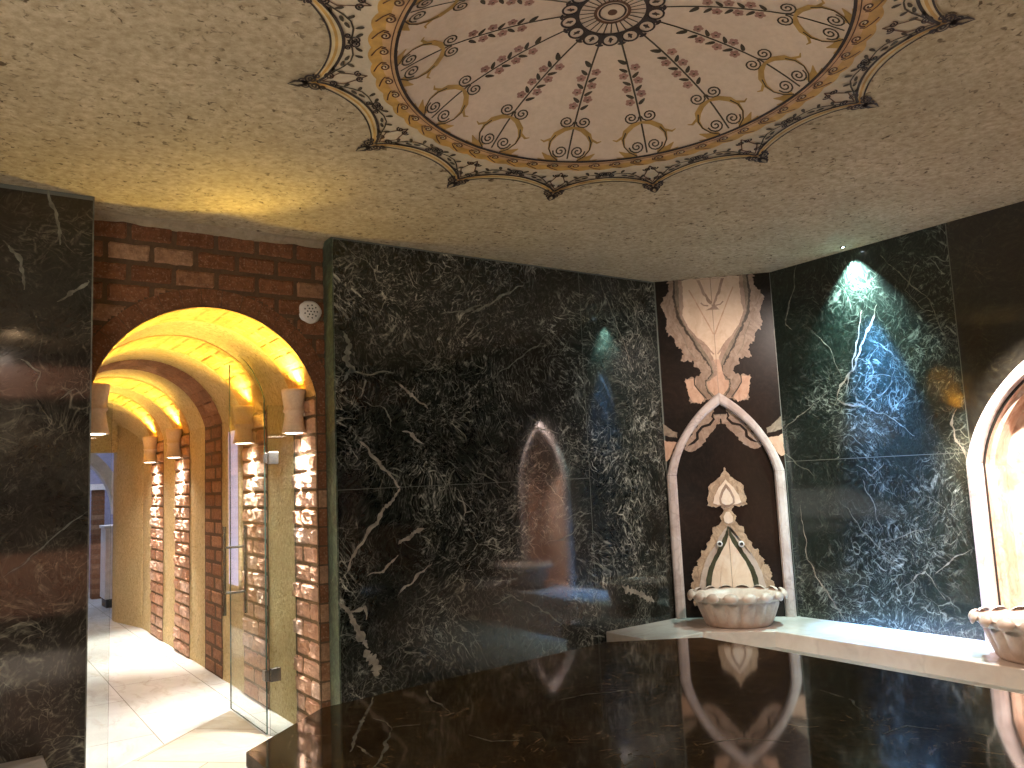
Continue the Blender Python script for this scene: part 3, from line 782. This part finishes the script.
brick_rib('trim_1', .153, .57, [M['brick_rough'], M['mortar'], M['brick_vault']], .02, .006, .010, 0, H0+ARCL+.04)
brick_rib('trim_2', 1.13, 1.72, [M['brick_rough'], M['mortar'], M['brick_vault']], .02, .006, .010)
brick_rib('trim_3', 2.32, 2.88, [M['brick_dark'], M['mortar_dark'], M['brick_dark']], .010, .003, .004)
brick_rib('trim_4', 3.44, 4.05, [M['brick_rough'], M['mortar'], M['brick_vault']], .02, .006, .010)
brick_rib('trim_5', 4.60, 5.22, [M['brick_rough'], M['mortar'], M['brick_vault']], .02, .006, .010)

# far end of the corridor and the bluish room beyond
mb = MB()
mb.prism([(-2.955,5.75),(-2.80,5.75),(-2.80,6.75),(-3.12,6.75),(-3.12,6.55)], .0, 2.72)
mb.box((-4.3,6.48,2.10),(-3.12,6.6,2.72)); mb.box((-4.5,6.48,0),(-4.2,6.6,2.72))
struct(mb.build('wall_corridor_end', M['plaster']))
mb = MB(); mb.box((-5.5,11.1,0),(-1.9,11.2,3)); mb.box((-1.95,6.8,0),(-1.85,11.1,3)); mb.box((-5.55,6.6,0),(-5.45,11.1,3))
mb.box((-5.5,6.6,0),(-4.5,6.7,3)); mb.box((-2.75,6.7,0),(-1.9,6.8,3))
struct(mb.build('wall_anteroom', M['lavender']))
mb = MB(); mb.box((-5.5,6.6,3),(-1.9,11.2,3.1)); struct(mb.build('ceiling_anteroom', M['lavender']))
# white arch rib in the anteroom
def arch_rib(name, y0, y1, cx, cz, r0, r1, mat):
    mb = MB(); n = 28; rows = []
    pts = [pi*i/n for i in range(n+1)]
    for (r_, y) in ((r0,y0),(r1,y0),(r1,y1),(r0,y1),(r0,y0)):
        rows.append([(cx+r_*cos(a), y, cz+r_*sin(a)) for a in pts])
    mb.grid(rows, 0); return mb.build(name, mat, smooth=False)
struct(arch_rib('trim_6', 7.75, 8.0, -3.93, 1.30, .97, 1.12, M['white_paint']))
struct(arch_rib('trim_7', 10.1, 10.4, -3.95, 1.30, .80, .95, M['white_paint']))
mb = MB()
for k in range(22):
    z = k*.075; mb.box((-3.015,9.3+random.uniform(0,.01),z+.004),(-2.85,9.5,z+.071),0,random.random())
mb.box((-3.01,9.31,0),(-2.855,9.49,1.66),1)
mb.box((-3.05,9.27,1.66),(-2.81,9.53,1.75),2)
pier = tag(mb.build('brick_pier', [M['brick'], M['mortar'], M['white_paint']], loc=(-2.93,9.4,0)), 'slim brick pier with white cap in the bluish room beyond the corridor', 'pier')
cab = thing('cabinet', 'tall white cabinet standing beyond the far end of the corridor', 'cabinet', (-2.88,8.2,0))
mb = MB(); mb.box((-3.02,8.0,.12),(-2.72,8.45,1.10)); mb.box((-3.04,7.98,1.10),(-2.70,8.47,1.14)); mb.build('body', M['white_paint'], cab, bevel=.006)
mb = MB(); mb.box((-3.0,8.02,0),(-2.74,8.43,.12)); mb.build('plinth', M['dark_paint'], cab)
mb = MB(); mb.box((-3.0,7.985,.14),(-2.875,7.999,1.08)); d1 = mb.build('door', M['white_paint'], cab, bevel=.004)
mb = MB(); mb.box((-2.865,7.985,.14),(-2.74,7.999,1.08)); d2 = mb.build('door', M['white_paint'], cab, bevel=.004)
# made-up glowing panel imitating a pale blue strip of light in the corridor
mb = MB(); mb.box((-2.965,1.80,.80),(-2.952,2.08,2.04)); w = struct(mb.build('window_1', M['blue_glow']))
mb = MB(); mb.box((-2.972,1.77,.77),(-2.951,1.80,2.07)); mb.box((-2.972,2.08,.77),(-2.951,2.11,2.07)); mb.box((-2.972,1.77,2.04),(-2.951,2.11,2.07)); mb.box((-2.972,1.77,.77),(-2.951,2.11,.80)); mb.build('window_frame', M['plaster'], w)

# wall vent
vent = thing('wall_vent', 'round white pierced plaster vent on the brick wall at the right of the arch', 'vent', (-2.985,.14,2.676))
mb = MB()
n = 40; pr = [(0,.0),(.062,.0),(.068,.004),(.074,.012),(.078,.020)]
rows = [[(-2.985+(r_*(1+.05*sin(5*2*pi*k/n+1)))*cos(2*pi*k/n), YB-.023+d, 2.676+(r_*(1+.06*sin(3*2*pi*k/n)))*sin(2*pi*k/n)) for k in range(n)] for r_, d in pr]
mb.grid(rows, 0, True); mb.build('plate', M['white_paint'], vent, smooth=True)
mb = MB()
hol = [(0,0)] + [(.022*cos(a*pi/3),.022*sin(a*pi/3)) for a in range(6)] + [(.042*cos(a*pi/4.5),.042*sin(a*pi/4.5)) for a in range(9)]
for hx, hz in hol:
    mb.add([(-2.985+hx+.0055*cos(k*pi/4), YB-.0245, 2.676+hz+.0055*sin(k*pi/4)) for k in range(8)], [list(range(8))])
mb.build('air_holes', M['dark_paint'], vent)

# ------------------------------------------------------------------ pottery wall sconces
def make_sconce(loc, sgn, label):
    s = thing('wall_sconce', label, 'wall lamp', loc, 'pottery sconces on the corridor piers')
    mb = MB()
    prof_ = [(.066,.283),(.074,.285),(.078,.278),(.078,.262),(.074,.24),(.066,.19),(.061,.158),(.068,.150),(.070,.143),(.066,.136),(.059,.128),(.062,.09),(.070,.04),(.077,.006),(.078,0),(.070,0),(.066,.01),(.058,.06),(.052,.128),(.052,.158),(.058,.20),(.064,.25),(.066,.283)]
    mb.lathe([(r_*1.0, z-.14) for r_, z in prof_], 0, 0, 28)
    mb.v = [(x+loc[0], y+loc[1], z+loc[2]) for x,y,z in mb.v]
    mb.build('shade', M['sconce'], s, smooth=True, loc=loc)
    for nm, zz, mt in (('upper_lens', .10, M['bulb_gold']), ('lower_lens', -.132, M['bulb_white'])):
        mb = MB(); mb.lathe([(.002,zz),(.055,zz),(.055,zz-.01),(.002,zz-.01)], loc[0], loc[1], 20)
        mb.v = [(x, y, z+loc[2]) for x,y,z in mb.v]
        mb.build(nm, mt, s, loc=loc)
    mb = MB(); x0 = loc[0]+sgn*.05; x1 = loc[0]+sgn*.066
    mb.box((min(x0,x1), loc[1]-.03, loc[2]-.03),(max(x0,x1), loc[1]+.03, loc[2]+.05)); mb.build('wall_bracket', M['sconce'], s, loc=loc)
    return s
SR = -3.035; SL = -4.20
sc1 = make_sconce((SR,.33,2.045), 1, 'hourglass pottery sconce nearest the room, on the brick jamb right of the arch')
sc2 = copy_thing(sc1, (SR,1.43,2.045), 0, 'hourglass pottery sconce seen through the glass door leaf, second pier in')
sc3 = copy_thing(sc1, (SR,3.745,2.045), 0, 'hourglass pottery sconce on the lit pier past the dark brick arch')
sc4 = copy_thing(sc1, (SR,4.91,2.045), 0, 'hourglass pottery sconce on the farthest lit pier, smallest of the row')
sc5 = copy_thing(sc1, (SL,.33,2.045), pi, 'hourglass pottery sconce on the left jamb, half hidden by the dark marble')

# ------------------------------------------------------------------ glass partition with an open leaf
GY = .50
def glass_leaf(name, x0, x1, y0, y1, top, parent=None):
    pass
dr = D.objects.new('door_1', None); COL.objects.link(dr); dr.location = (-3.17,GY,0); struct(dr, 'frameless clear glass door leaf standing open into the corridor', 'door')
n = 16; W_ = .80; prof2 = [(0,.012),(0,2.15)]
for i in range(n+1):
    f = i/n; prof2.append((W_*f, 2.15 + .40*sin(f*pi/2)**.8))
prof2.append((W_,.012))
mb = MB(); th = .005
A_ = [(-3.17-th, GY+.012+u, z) for u,z in prof2]; B_ = [(-3.17+th, GY+.012+u, z) for u,z in prof2]
k = len(A_); mb.add(A_+B_, [list(range(k)), list(range(k,2*k))], 0)
mb.add(A_+B_, [(i,(i+1)%k,k+(i+1)%k,k+i) for i in range(k)], 1)
gl_ = mb.build('glass_leaf', [M['glass'], M['glass_edge']], dr, loc=(-3.17,GY,0))
hd = MB()
for sx in (-.075,.075): hd.tube([(-3.17+sx, 1.19, .68),(-3.17+sx, 1.19, 1.30)], .0125, 0, 14)
for zz in (.833,1.15): hd.tube([(-3.245,1.19,zz),(-3.095,1.19,zz)], .008, 0, 10)
ph_ = hd.build('pull_handle', M['steel'], None, smooth=False, loc=(-3.17,1.19,.68)); ph_.parent = gl_; ph_.location = (0, 1.19-GY, .68)
for zz in (.373,1.754):
    mb = MB(); mb.box((-3.155,GY-.016,zz-.042),(-3.085,GY+.016,zz+.042)); mb.box((-3.187,GY-.01,zz-.035),(-3.158,GY+.05,zz+.035)); mb.build('hinge', M['steel'], dr, bevel=.004, loc=(-3.17,GY,zz))
for i, (x0, x1) in enumerate(((-3.155,-2.972),(-4.228,-4.084))):
    mb = MB(); tz = [(x0,.0+.002),(x1,.002),(x1,2.10),(x0,2.10)]
    a_ = [(x,GY-th,z) for x,z in tz]; b_ = [(x,GY+th,z) for x,z in tz]
    mb.add(a_+b_, [(0,1,2,3),(7,6,5,4)], 0); mb.add(a_+b_, [(j,(j+1)%4,4+(j+1)%4,4+j) for j in range(4)], 1)
    struct(mb.build('window_%d' % (i+2), [M['glass'], M['glass_edge']]))

# ------------------------------------------------------------------ white marble bench
bench = thing('marble_bench', 'L-shaped white marble bench along the corner niche and right wall', 'bench', (.36,-.9,0))
G = .003
slab = [(-.76,-G),(-.002,-G),(.672-G,-.675),(.672-G,-5.19),(.065,-5.19),(.065,-.91),(-.29,-.555),(-.76,-.555)]
mb = MB(); mb.prism(slab, .25, .37); mb.build('seat_slab', M['white'], bench, bevel=.008, loc=(.36,-.9,0))
base = [(-.73,-.01),(-.01,-.01),(.66,-.68),(.66,-5.18),(.10,-5.18),(.10,-.925),(-.275,-.52),(-.73,-.52)]
mb = MB(); mb.prism(base, .0, .25); mb.build('base', M['white'], bench, loc=(.36,-.9,0))
bench2 = thing('marble_bench', 'white marble bench at the lower left, its end just inside the picture', 'bench', (-5.3,-.4,0))
mb = MB(); mb.prism([(-6.19,-.115),(-4.46,-.115),(-4.46,-.70),(-6.19,-.70)], .22, .328); mb.build('seat_slab', M['white'], bench2, bevel=.008, loc=(-5.3,-.4,0))
mb = MB(); mb.prism([(-6.18,-.12),(-4.49,-.12),(-4.49,-.66),(-6.18,-.66)], 0, .22); mb.build('base', M['white'], bench2, loc=(-5.3,-.4,0))

# ------------------------------------------------------------------ heated stone platform
tb = thing('heated_stone_platform', 'large polished dark marble platform with cut corners in the middle of the room', 'stone platform', (-2.87,-2.6,0))
tp = [(-4.05,-2.003),(-3.66,-1.675),(-2.09,-1.56),(-1.685,-1.835),(-1.69,-3.45),(-2.10,-3.76),(-3.66,-3.76),(-4.05,-3.45)]
def inset(poly, d):
    c = (sum(p[0] for p in poly)/len(poly), sum(p[1] for p in poly)/len(poly)); out = []
    for x,y in poly:
        l = hypot(x-c[0],y-c[1]); out.append((x-(x-c[0])/l*d, y-(y-c[1])/l*d))
    return out
class Top:
    n = Vector((0,0,1)); o = Vector((0,0,.70))
    def p(s, u, v, k=0): return Vector((u, v, .70+k))
    def px(s, x, y): P = on(x, y, s.n, .70); return (P.x, P.y)
mb = MB(); mb.prism(tp, .655, .70)
for pix, w in (([(373,697),(370,708),(362,722),(356,735),(350,752)], .022), ([(390,732),(386,745),(380,758),(374,768)], .016), ([(355,746),(365,752),(372,757)], .016), ([(374,718),(388,723),(391,731)], .012), ([(391,728),(404,726),(420,724)], .018),
    ([(425,690),(432,700),(450,712)], .012), ([(470,735),(492,742),(520,740)], .010), ([(560,700),(590,694),(630,690)], .012), ([(700,745),(740,738),(790,742)], .010), ([(820,690),(850,700),(862,712)], .012), ([(880,735),(905,726),(940,730)], .010)):
    vein(mb, Top(), pix, w, .0006, 1, .01)
mb.build('top_slab', [M['table'], M['vein_soft']], tb, bevel=.012, loc=(-2.87,-2.6,0))
mb = MB(); mb.prism(inset(tp,.07), .10, .655); mb.build('base', M['table'], tb, bevel=.004, loc=(-2.87,-2.6,0))
mb = MB(); mb.prism(inset(tp,.13), 0, .10); mb.build('plinth', M['table'], tb, loc=(-2.87,-2.6,0))

# ------------------------------------------------------------------ pointed arch frames
def arc_pts(p0, p1, sag, n=14):
    mx, mz = (p0[0]+p1[0])/2, (p0[1]+p1[1])/2; dx, dz = p1[0]-p0[0], p1[1]-p0[1]; c = hypot(dx,dz)
    nx, nz = -dz/c, dx/c
    r = (c*c/4+sag*sag)/(2*sag); ox, oz = mx - nx*(r-sag), mz - nz*(r-sag)
    a0 = atan2(p0[1]-oz, p0[0]-ox); a1 = atan2(p1[1]-oz, p1[0]-ox)
    return [(ox+r*cos(a0+(a1-a0)*i/n), oz+r*sin(a0+(a1-a0)*i/n)) for i in range(n+1)]
def make_arch(fc, u0, label, depth, zb, w=.082, inner=False):
    """two jambs and two curved voussoirs, each stone a part of its own"""
    c = u0 + AX
    root = thing('niche_arch', label, 'arch', tuple(fc.p(c, zb)), 'pointed marble niche arches')
    oj, ap, zs = .467, 2.173, 1.515
    out = arc_pts((-oj, zs), (0, ap), .075); inn = arc_pts((-oj+w, zs), (0, ap-.098), .072)
    def sec(mb, O, I):
        rows = []
        for (ou,oz),(iu,iz) in zip(O, I):
            r = []
            for f, k in ((0,.006),(0,depth*.55),(.10,depth*.85),(.30,depth),(.70,depth),(.90,depth*.85),(1,depth*.55),(1,.006)):
                r.append(fc.p(c+ou*(1-f)+iu*f, oz*(1-f)+iz*f, k))
            rows.append(r)
        mb.grid(rows, 0)
        nr = len(rows); o = len(mb.v)-nr*8
        mb.f.append([o+i for i in range(8)]); mb.m.append(0); mb.c.append(.5)
        o = len(mb.v)-8; mb.f.append([o+i for i in range(8)]); mb.m.append(0); mb.c.append(.5)
    for sg in (1,-1):
        mb = MB(); sec(mb, [(sg*-oj, zb),(sg*-oj, zs-.002)], [(sg*(-oj+w), zb),(sg*(-oj+w), zs-.002)]); mb.build('jamb', M['frame'], root, loc=root.location)
        mb = MB(); sec(mb, [(sg*u if abs(u) > .0005 else -sg*.001, z) for u,z in out], [(sg*u if abs(u) > .0005 else -sg*.001, z) for u,z in inn]); mb.build('voussoir', M['frame'], root, smooth=False, loc=root.location)
    return root
make_arch(FP, 0, 'pointed white marble arch framing the corner niche below the onyx figure', .05, .372)
make_arch(FR, 1.427, 'pointed marble arch on the right wall, cut by the picture edge', .06, .372, .095)
# lit onyx lining of the right niche
M['onyx_lit'] = onyx('pale_pink_onyx', srgb(190, 150, 128), srgb(222, 196, 174), srgb(130, 86, 62), .2, 4)
cR = 1.427+AX
poly = niche_poly(); DP = -.22
mb = MB(); kk = len(poly)
sh = [(u*.92, (z if z < .5 else 1.2+(z-1.2)*.965)) for u,z in poly]
rows = [[FR.p(cR+u,z,.0) for u,z in poly],[FR.p(cR+u,z,-.05) for u,z in poly],[FR.p(cR+u,z,-.055) for u,z in sh],[FR.p(cR+u,z,DP) for u,z in sh]]
for a_, b_ in zip(rows, rows[1:]): mb.grid([a_, b_], 0, True)
mb.add(rows[-1], [list(range(kk))], 0)
mb.add([FR.p(cR-.5,.3,DP-.03),FR.p(cR+.5,.3,DP-.03),FR.p(cR+.5,2.2,DP-.03),FR.p(cR-.5,2.2,DP-.03)], [(0,1,2,3)], 0)
lin = tag(mb.build('onyx_niche_lining', M['onyx_lit'], loc=FR.p(cR,.375)), 'brightly lit pale pink onyx lining of the recess inside the right wall arch', 'niche lining')

# ------------------------------------------------------------------ carved backsplash of the corner niche
bs = thing('carved_backsplash', 'flame-shaped carved onyx backsplash standing behind the corner basin', 'backsplash', tuple(FP.p(AX,.372)))
A4 = (680, 455, .2345)
M['carved'] = onyx('carved_beige_onyx', srgb(148, 120, 96), srgb(196, 168, 140), srgb(92, 74, 56), .4, 13)
M['ox_flame'] = onyx('onyx_flame_cream', srgb(222, 196, 172), srgb(236, 216, 196), srgb(206, 170, 146), .3, 5)
BM = [M['carved'], M['ox_flame'], M['ox_green'], M['ox_taupe'], M['basin'], M['ox_line']]
def bhalf(pix): return half([(x, y) for x,y in pix], *A4)
AX0 = AX
mb = MB()
body = bhalf([(210,296),(165,296),(140,318),(136,345),(118,372),(114,402),(92,412),(94,432),(72,446),(78,472),(52,482),(48,510),(58,535),(45,548),(60,585),(62,640),(210,640)])
AX = FP.px(A4[0]+212*A4[2], A4[1]+420*A4[2])[0]
blob(mb, FP, mirror(body), .030, 0, .016, thick=.022, fr=30)
blob(mb, FP, mirror(bhalf([(210,300),(190,315),(165,350),(150,385),(125,415),(105,455),(92,500),(82,560),(85,640),(210,640)])), .036, 4, .004, thick=.006)
blob(mb, FP, mirror(bhalf([(208,300),(192,335),(170,380),(145,430),(122,480),(110,530),(112,640),(210,640)])), .040, 2, .004, thick=.004)
blob(mb, FP, mirror(bhalf([(209,340),(196,372),(176,410),(154,452),(138,500),(132,560),(135,640),(210,640)])), .046, 1, .002, thick=.006)
blob(mb, FP, mirror(bhalf([(210,362),(204,392),(185,440),(172,500),(170,560),(176,640),(210,640)])), .050, 1, .002, thick=.004)
strip(mb, FP, [(AX,.42),(AX,1.07)], .004, .0508, 3)
mb.build('plaque', BM, bs, loc=bs.location)
mb = MB()
AX = FP.px(A4[0]+198*A4[2], A4[1]+180*A4[2])[0]
blob(mb, FP, mirror(bhalf([(190,52),(172,88),(140,118),(118,138),(124,165),(114,190),(122,205),(116,218),(150,222),(172,215),(186,236),(170,262),(176,282),(168,300),(205,300)])), .030, 0, .008, thick=.022, fr=30)
blob(mb, FP, mirror(bhalf([(190,104),(164,140),(146,175),(140,205),(160,212),(178,212),(192,224)])), .035, 1, .002, thick=.005)
blob(mb, FP, mirror(bhalf([(190,120),(176,150),(166,180),(168,205),(192,222)])), .039, 3, .002, thick=.004)
blob(mb, FP, mirror(bhalf([(192,140),(182,162),(174,188),(178,204),(193,212)])), .043, 1, .002, thick=.004)
blob(mb, FP, mirror(bhalf([(196,242),(184,262),(188,285),(200,292)])), .036, 1, .002, thick=.005)
mb.build('finial', BM, bs, loc=bs.location)
AX = AX0
for x in (167, 259):
    u, z = FP.px(A4[0]+x*A4[2], A4[1]+377*A4[2])
    mb = MB(); n = 20; rows = []
    for r_, k in ((.024,.040),(.024,.056),(.021,.060),(.014,.060),(.012,.052),(.001,.052)):
        rows.append([FP.p(u+r_*cos(2*pi*j/n), z+r_*sin(2*pi*j/n), k) for j in range(n)])
    mb.grid(rows[:4], 0, True); mb.grid(rows[3:], 1, True); o = mb.build('tap_cap', [M['white_paint'], M['dark_paint']], bs, smooth=True, loc=FP.p(u,z)); o['label'] = 'small white ring cap with a dark centre'

# ------------------------------------------------------------------ carved marble basins
def make_basin(label, loc, rz):
    b = thing('marble_basin', label, 'basin', loc, 'scalloped marble basins on the bench')
    mb = MB(); n = 192; NLb = 16; rows = []
    P = [(.02,.0,0),(.20,.0,0),(.228,.004,.2),(.242,.02,.7),(.262,.07,1),(.285,.13,1),(.298,.165,.8),(.302,.178,.3),(.298,.186,.0),(.318,.196,2),(.338,.212,3),(.347,.232,4),(.343,.243,4),(.33,.240,4),(.30,.225,2),(.27,.19,0),(.24,.10,0),(.15,.05,0),(.01,.045,0)]
    for r_, z, md in P:
        row = []
        for k in range(n):
            a = 2*pi*k/n; cyc = abs(sin(a*NLb/2))
            rr, zz = r_, z
            if 0 < md <= 1: rr = r_*(1 + md*(.085*(cyc**.7-.6)))
            if md >= 2: rr = r_ + (md-1)*.006*(cyc-.5); zz = z + (md-1)*.003*(cyc-.55)
            row.append((rr*cos(a), rr*sin(a)*.76, zz))
        rows.append(row)
    mb.grid(rows, 0, True)
    ob = mb.build('bowl', M['basin'], None, smooth=True); ob.parent = b; ob.location = (0,0,0)
    # raised round petals around the rim
    mb = MB()
    for k in range(NLb):
        a = 2*pi*(k+.5)/NLb; cx, cy, cz = .343*cos(a), .343*sin(a)*.76, .229
        out = Vector((cos(a), sin(a)*.76, 0)).normalized(); tn = Vector((-out.y, out.x, 0)); up_ = (Vector((0,0,1))*.85 - out*.5).normalized()
        nn = out*.85 + Vector((0,0,.5)); nn.normalize(); w_ = .056
        rows = []
        for i in range(6):
            ph = i/5*pi/2; row = []
            for j in range(14):
                t = 2*pi*j/14; row.append(Vector((cx,cy,cz)) + (tn*cos(t)*w_ + up_*sin(t)*.040)*cos(ph) + nn*sin(ph)*.030)
            rows.append(row)
        mb.grid(rows, 0, True)
    ob = mb.build('scalloped_rim', M['basin'], None, smooth=True); ob.parent = b; ob.location = (0,0,0)
    b.rotation_euler = (0,0,rz)
    return b
pb = FP.p(.462, .3702, .345)
b1 = make_basin('scalloped white marble basin on the bench in front of the flame-shaped backsplash', tuple(pb), -pi/4)
b2 = copy_thing(b1, tuple(FR.p(cR, .3702, .345)), -pi/2, 'scalloped marble basin before the glowing right niche, cut by the picture edge')

# ------------------------------------------------------------------ ceiling spotlight
SP = Vector((.545,-1.425,CEIL))
sp = thing('ceiling_spotlight', 'tiny recessed white spotlight in the ceiling edge above the right wall', 'spotlight', tuple(SP))
mb = MB(); mb.lathe([(.012,-.001),(.012,-.006),(.020,-.005),(.022,-.0005)], SP.x, SP.y, 24); mb.v = [(x,y,z+CEIL) for x,y,z in mb.v]; mb.build('trim_ring', M['steel'], sp, smooth=True, loc=SP)
mb = MB(); mb.lathe([(.001,-.004),(.012,-.004),(.012,-.0015),(.001,-.0015)], SP.x, SP.y, 16); mb.v = [(x,y,z+CEIL) for x,y,z in mb.v]; mb.build('lens', M['led'], sp, loc=SP)

# ------------------------------------------------------------------ lights
def light(kind, loc, col, power, size=.05, target=None, angle=None, blend=.5, **k):
    l = D.lights.new(kind.lower()+'_lamp', kind); l.color = col[:3]; l.energy = power
    if kind == 'SPOT': l.spot_size = math.radians(angle); l.spot_blend = blend; l.shadow_soft_size = size
    elif kind == 'AREA': l.shape = 'RECTANGLE'; l.size, l.size_y = size
    else: l.shadow_soft_size = size
    o = D.objects.new(l.name, l); COL.objects.link(o); o.location = loc
    if target is not None: o.rotation_euler = (Vector(target)-Vector(loc)).to_track_quat('-Z','Y').to_euler()
    return o
GOLD = (1.0, .70, .13); WARM = (1.0, .97, .95); COOL = (.93, .97, 1.0)
def sconce_lights(x, y, up, dn, sg):
    light('SPOT', (x, y, 2.20), GOLD, up, .03, (x-sg*.30, y, 3), 138, .9)
    light('SPOT', (x+sg*.02, y, 1.895), WARM, dn, .02, (x+sg*.10, y, .3), 62, 1.0)
    light('SPOT', (x, y, 1.893), WARM, dn*.16, .05, (x-sg*.3, y, 0), 150, .8)
for y in (.33, 1.43, 3.745, 4.91):
    sconce_lights(SR, y, 92, 330, 1); sconce_lights(SL, y, 60, 260, -1)
# bluish daylight-like lamp in the anteroom
light('AREA', (-3.4,9.0,2.95), (.72,.76,1.0), 70, (1.6,2.5), (-3.4,9.0,0))
# coloured shower of light on the right wall
light('SPOT', (.59,-1.42,3.13), (.62,1.0,.98), 520, .012, (.68,-1.44,2.2), 84, 1.0)
light('SPOT', (.48,-1.46,3.12), (.08,.34,1.0), 2300, .02, (.66,-1.62,.8), 34, 1.0)  # added lamp, its blue stands in for a reflection in the marble
light('SPOT', (.42,-1.50,3.12), (.70,.88,1.0), 170, .02, (.42,-1.75,.37), 40, 1.0)
# lamp of the right niche
light('SPOT', (.05,-2.56,3.1), (1.0,.80,.72), 700, .03, (.64,-2.57,1.15), 42, .6)
light('SPOT', (-.15,-3.15,3.1), (1.0,.90,.84), 1100, .02, (.80,-2.36,1.35), 34, .7)
light('SPOT', (-.35,-2.6,3.1), (1.0,.84,.74), 330, .03, (.30,-.30,1.7), 62, .9)  # added spot that brightens the corner niche
# added fill: unseen soft panels along the left wall, then aimed spots
light('AREA', (-6.15,-3.0,.9), (1.0,.96,.86), 60, (3.0,.5), (-2.4,-2.4,2.3))
light('AREA', (-6.15,-2.4,2.1), (1.0,.92,.84), 20, (1.6,.5), (-1.6,0,1.5))
light('SPOT', (-3.4,-1.2,3.1), (1.0,.66,.48), 420, .05, (.06,-2.0,.3), 50, .9)  # added warm spot to lift the bench front
light('SPOT', (-4.4,-4.3,3.12), (1.0,.80,.66), 1500, .05, (-4.3,-5.2,.9), 85, .8)  # added spot so the low back-wall band shows in the left marble
light('SPOT', (-4.4,-4.3,3.12), (1.0,.80,.66), 160, .05, (-4.3,-5.2,2.75), 110, .8)  # same for the high band, also added
w = D.worlds.new('world'); SC.world = w; w.use_nodes = True
w.node_tree.nodes['Background'].inputs[0].default_value = (.8,.75,.68,1); w.node_tree.nodes['Background'].inputs[1].default_value = .03
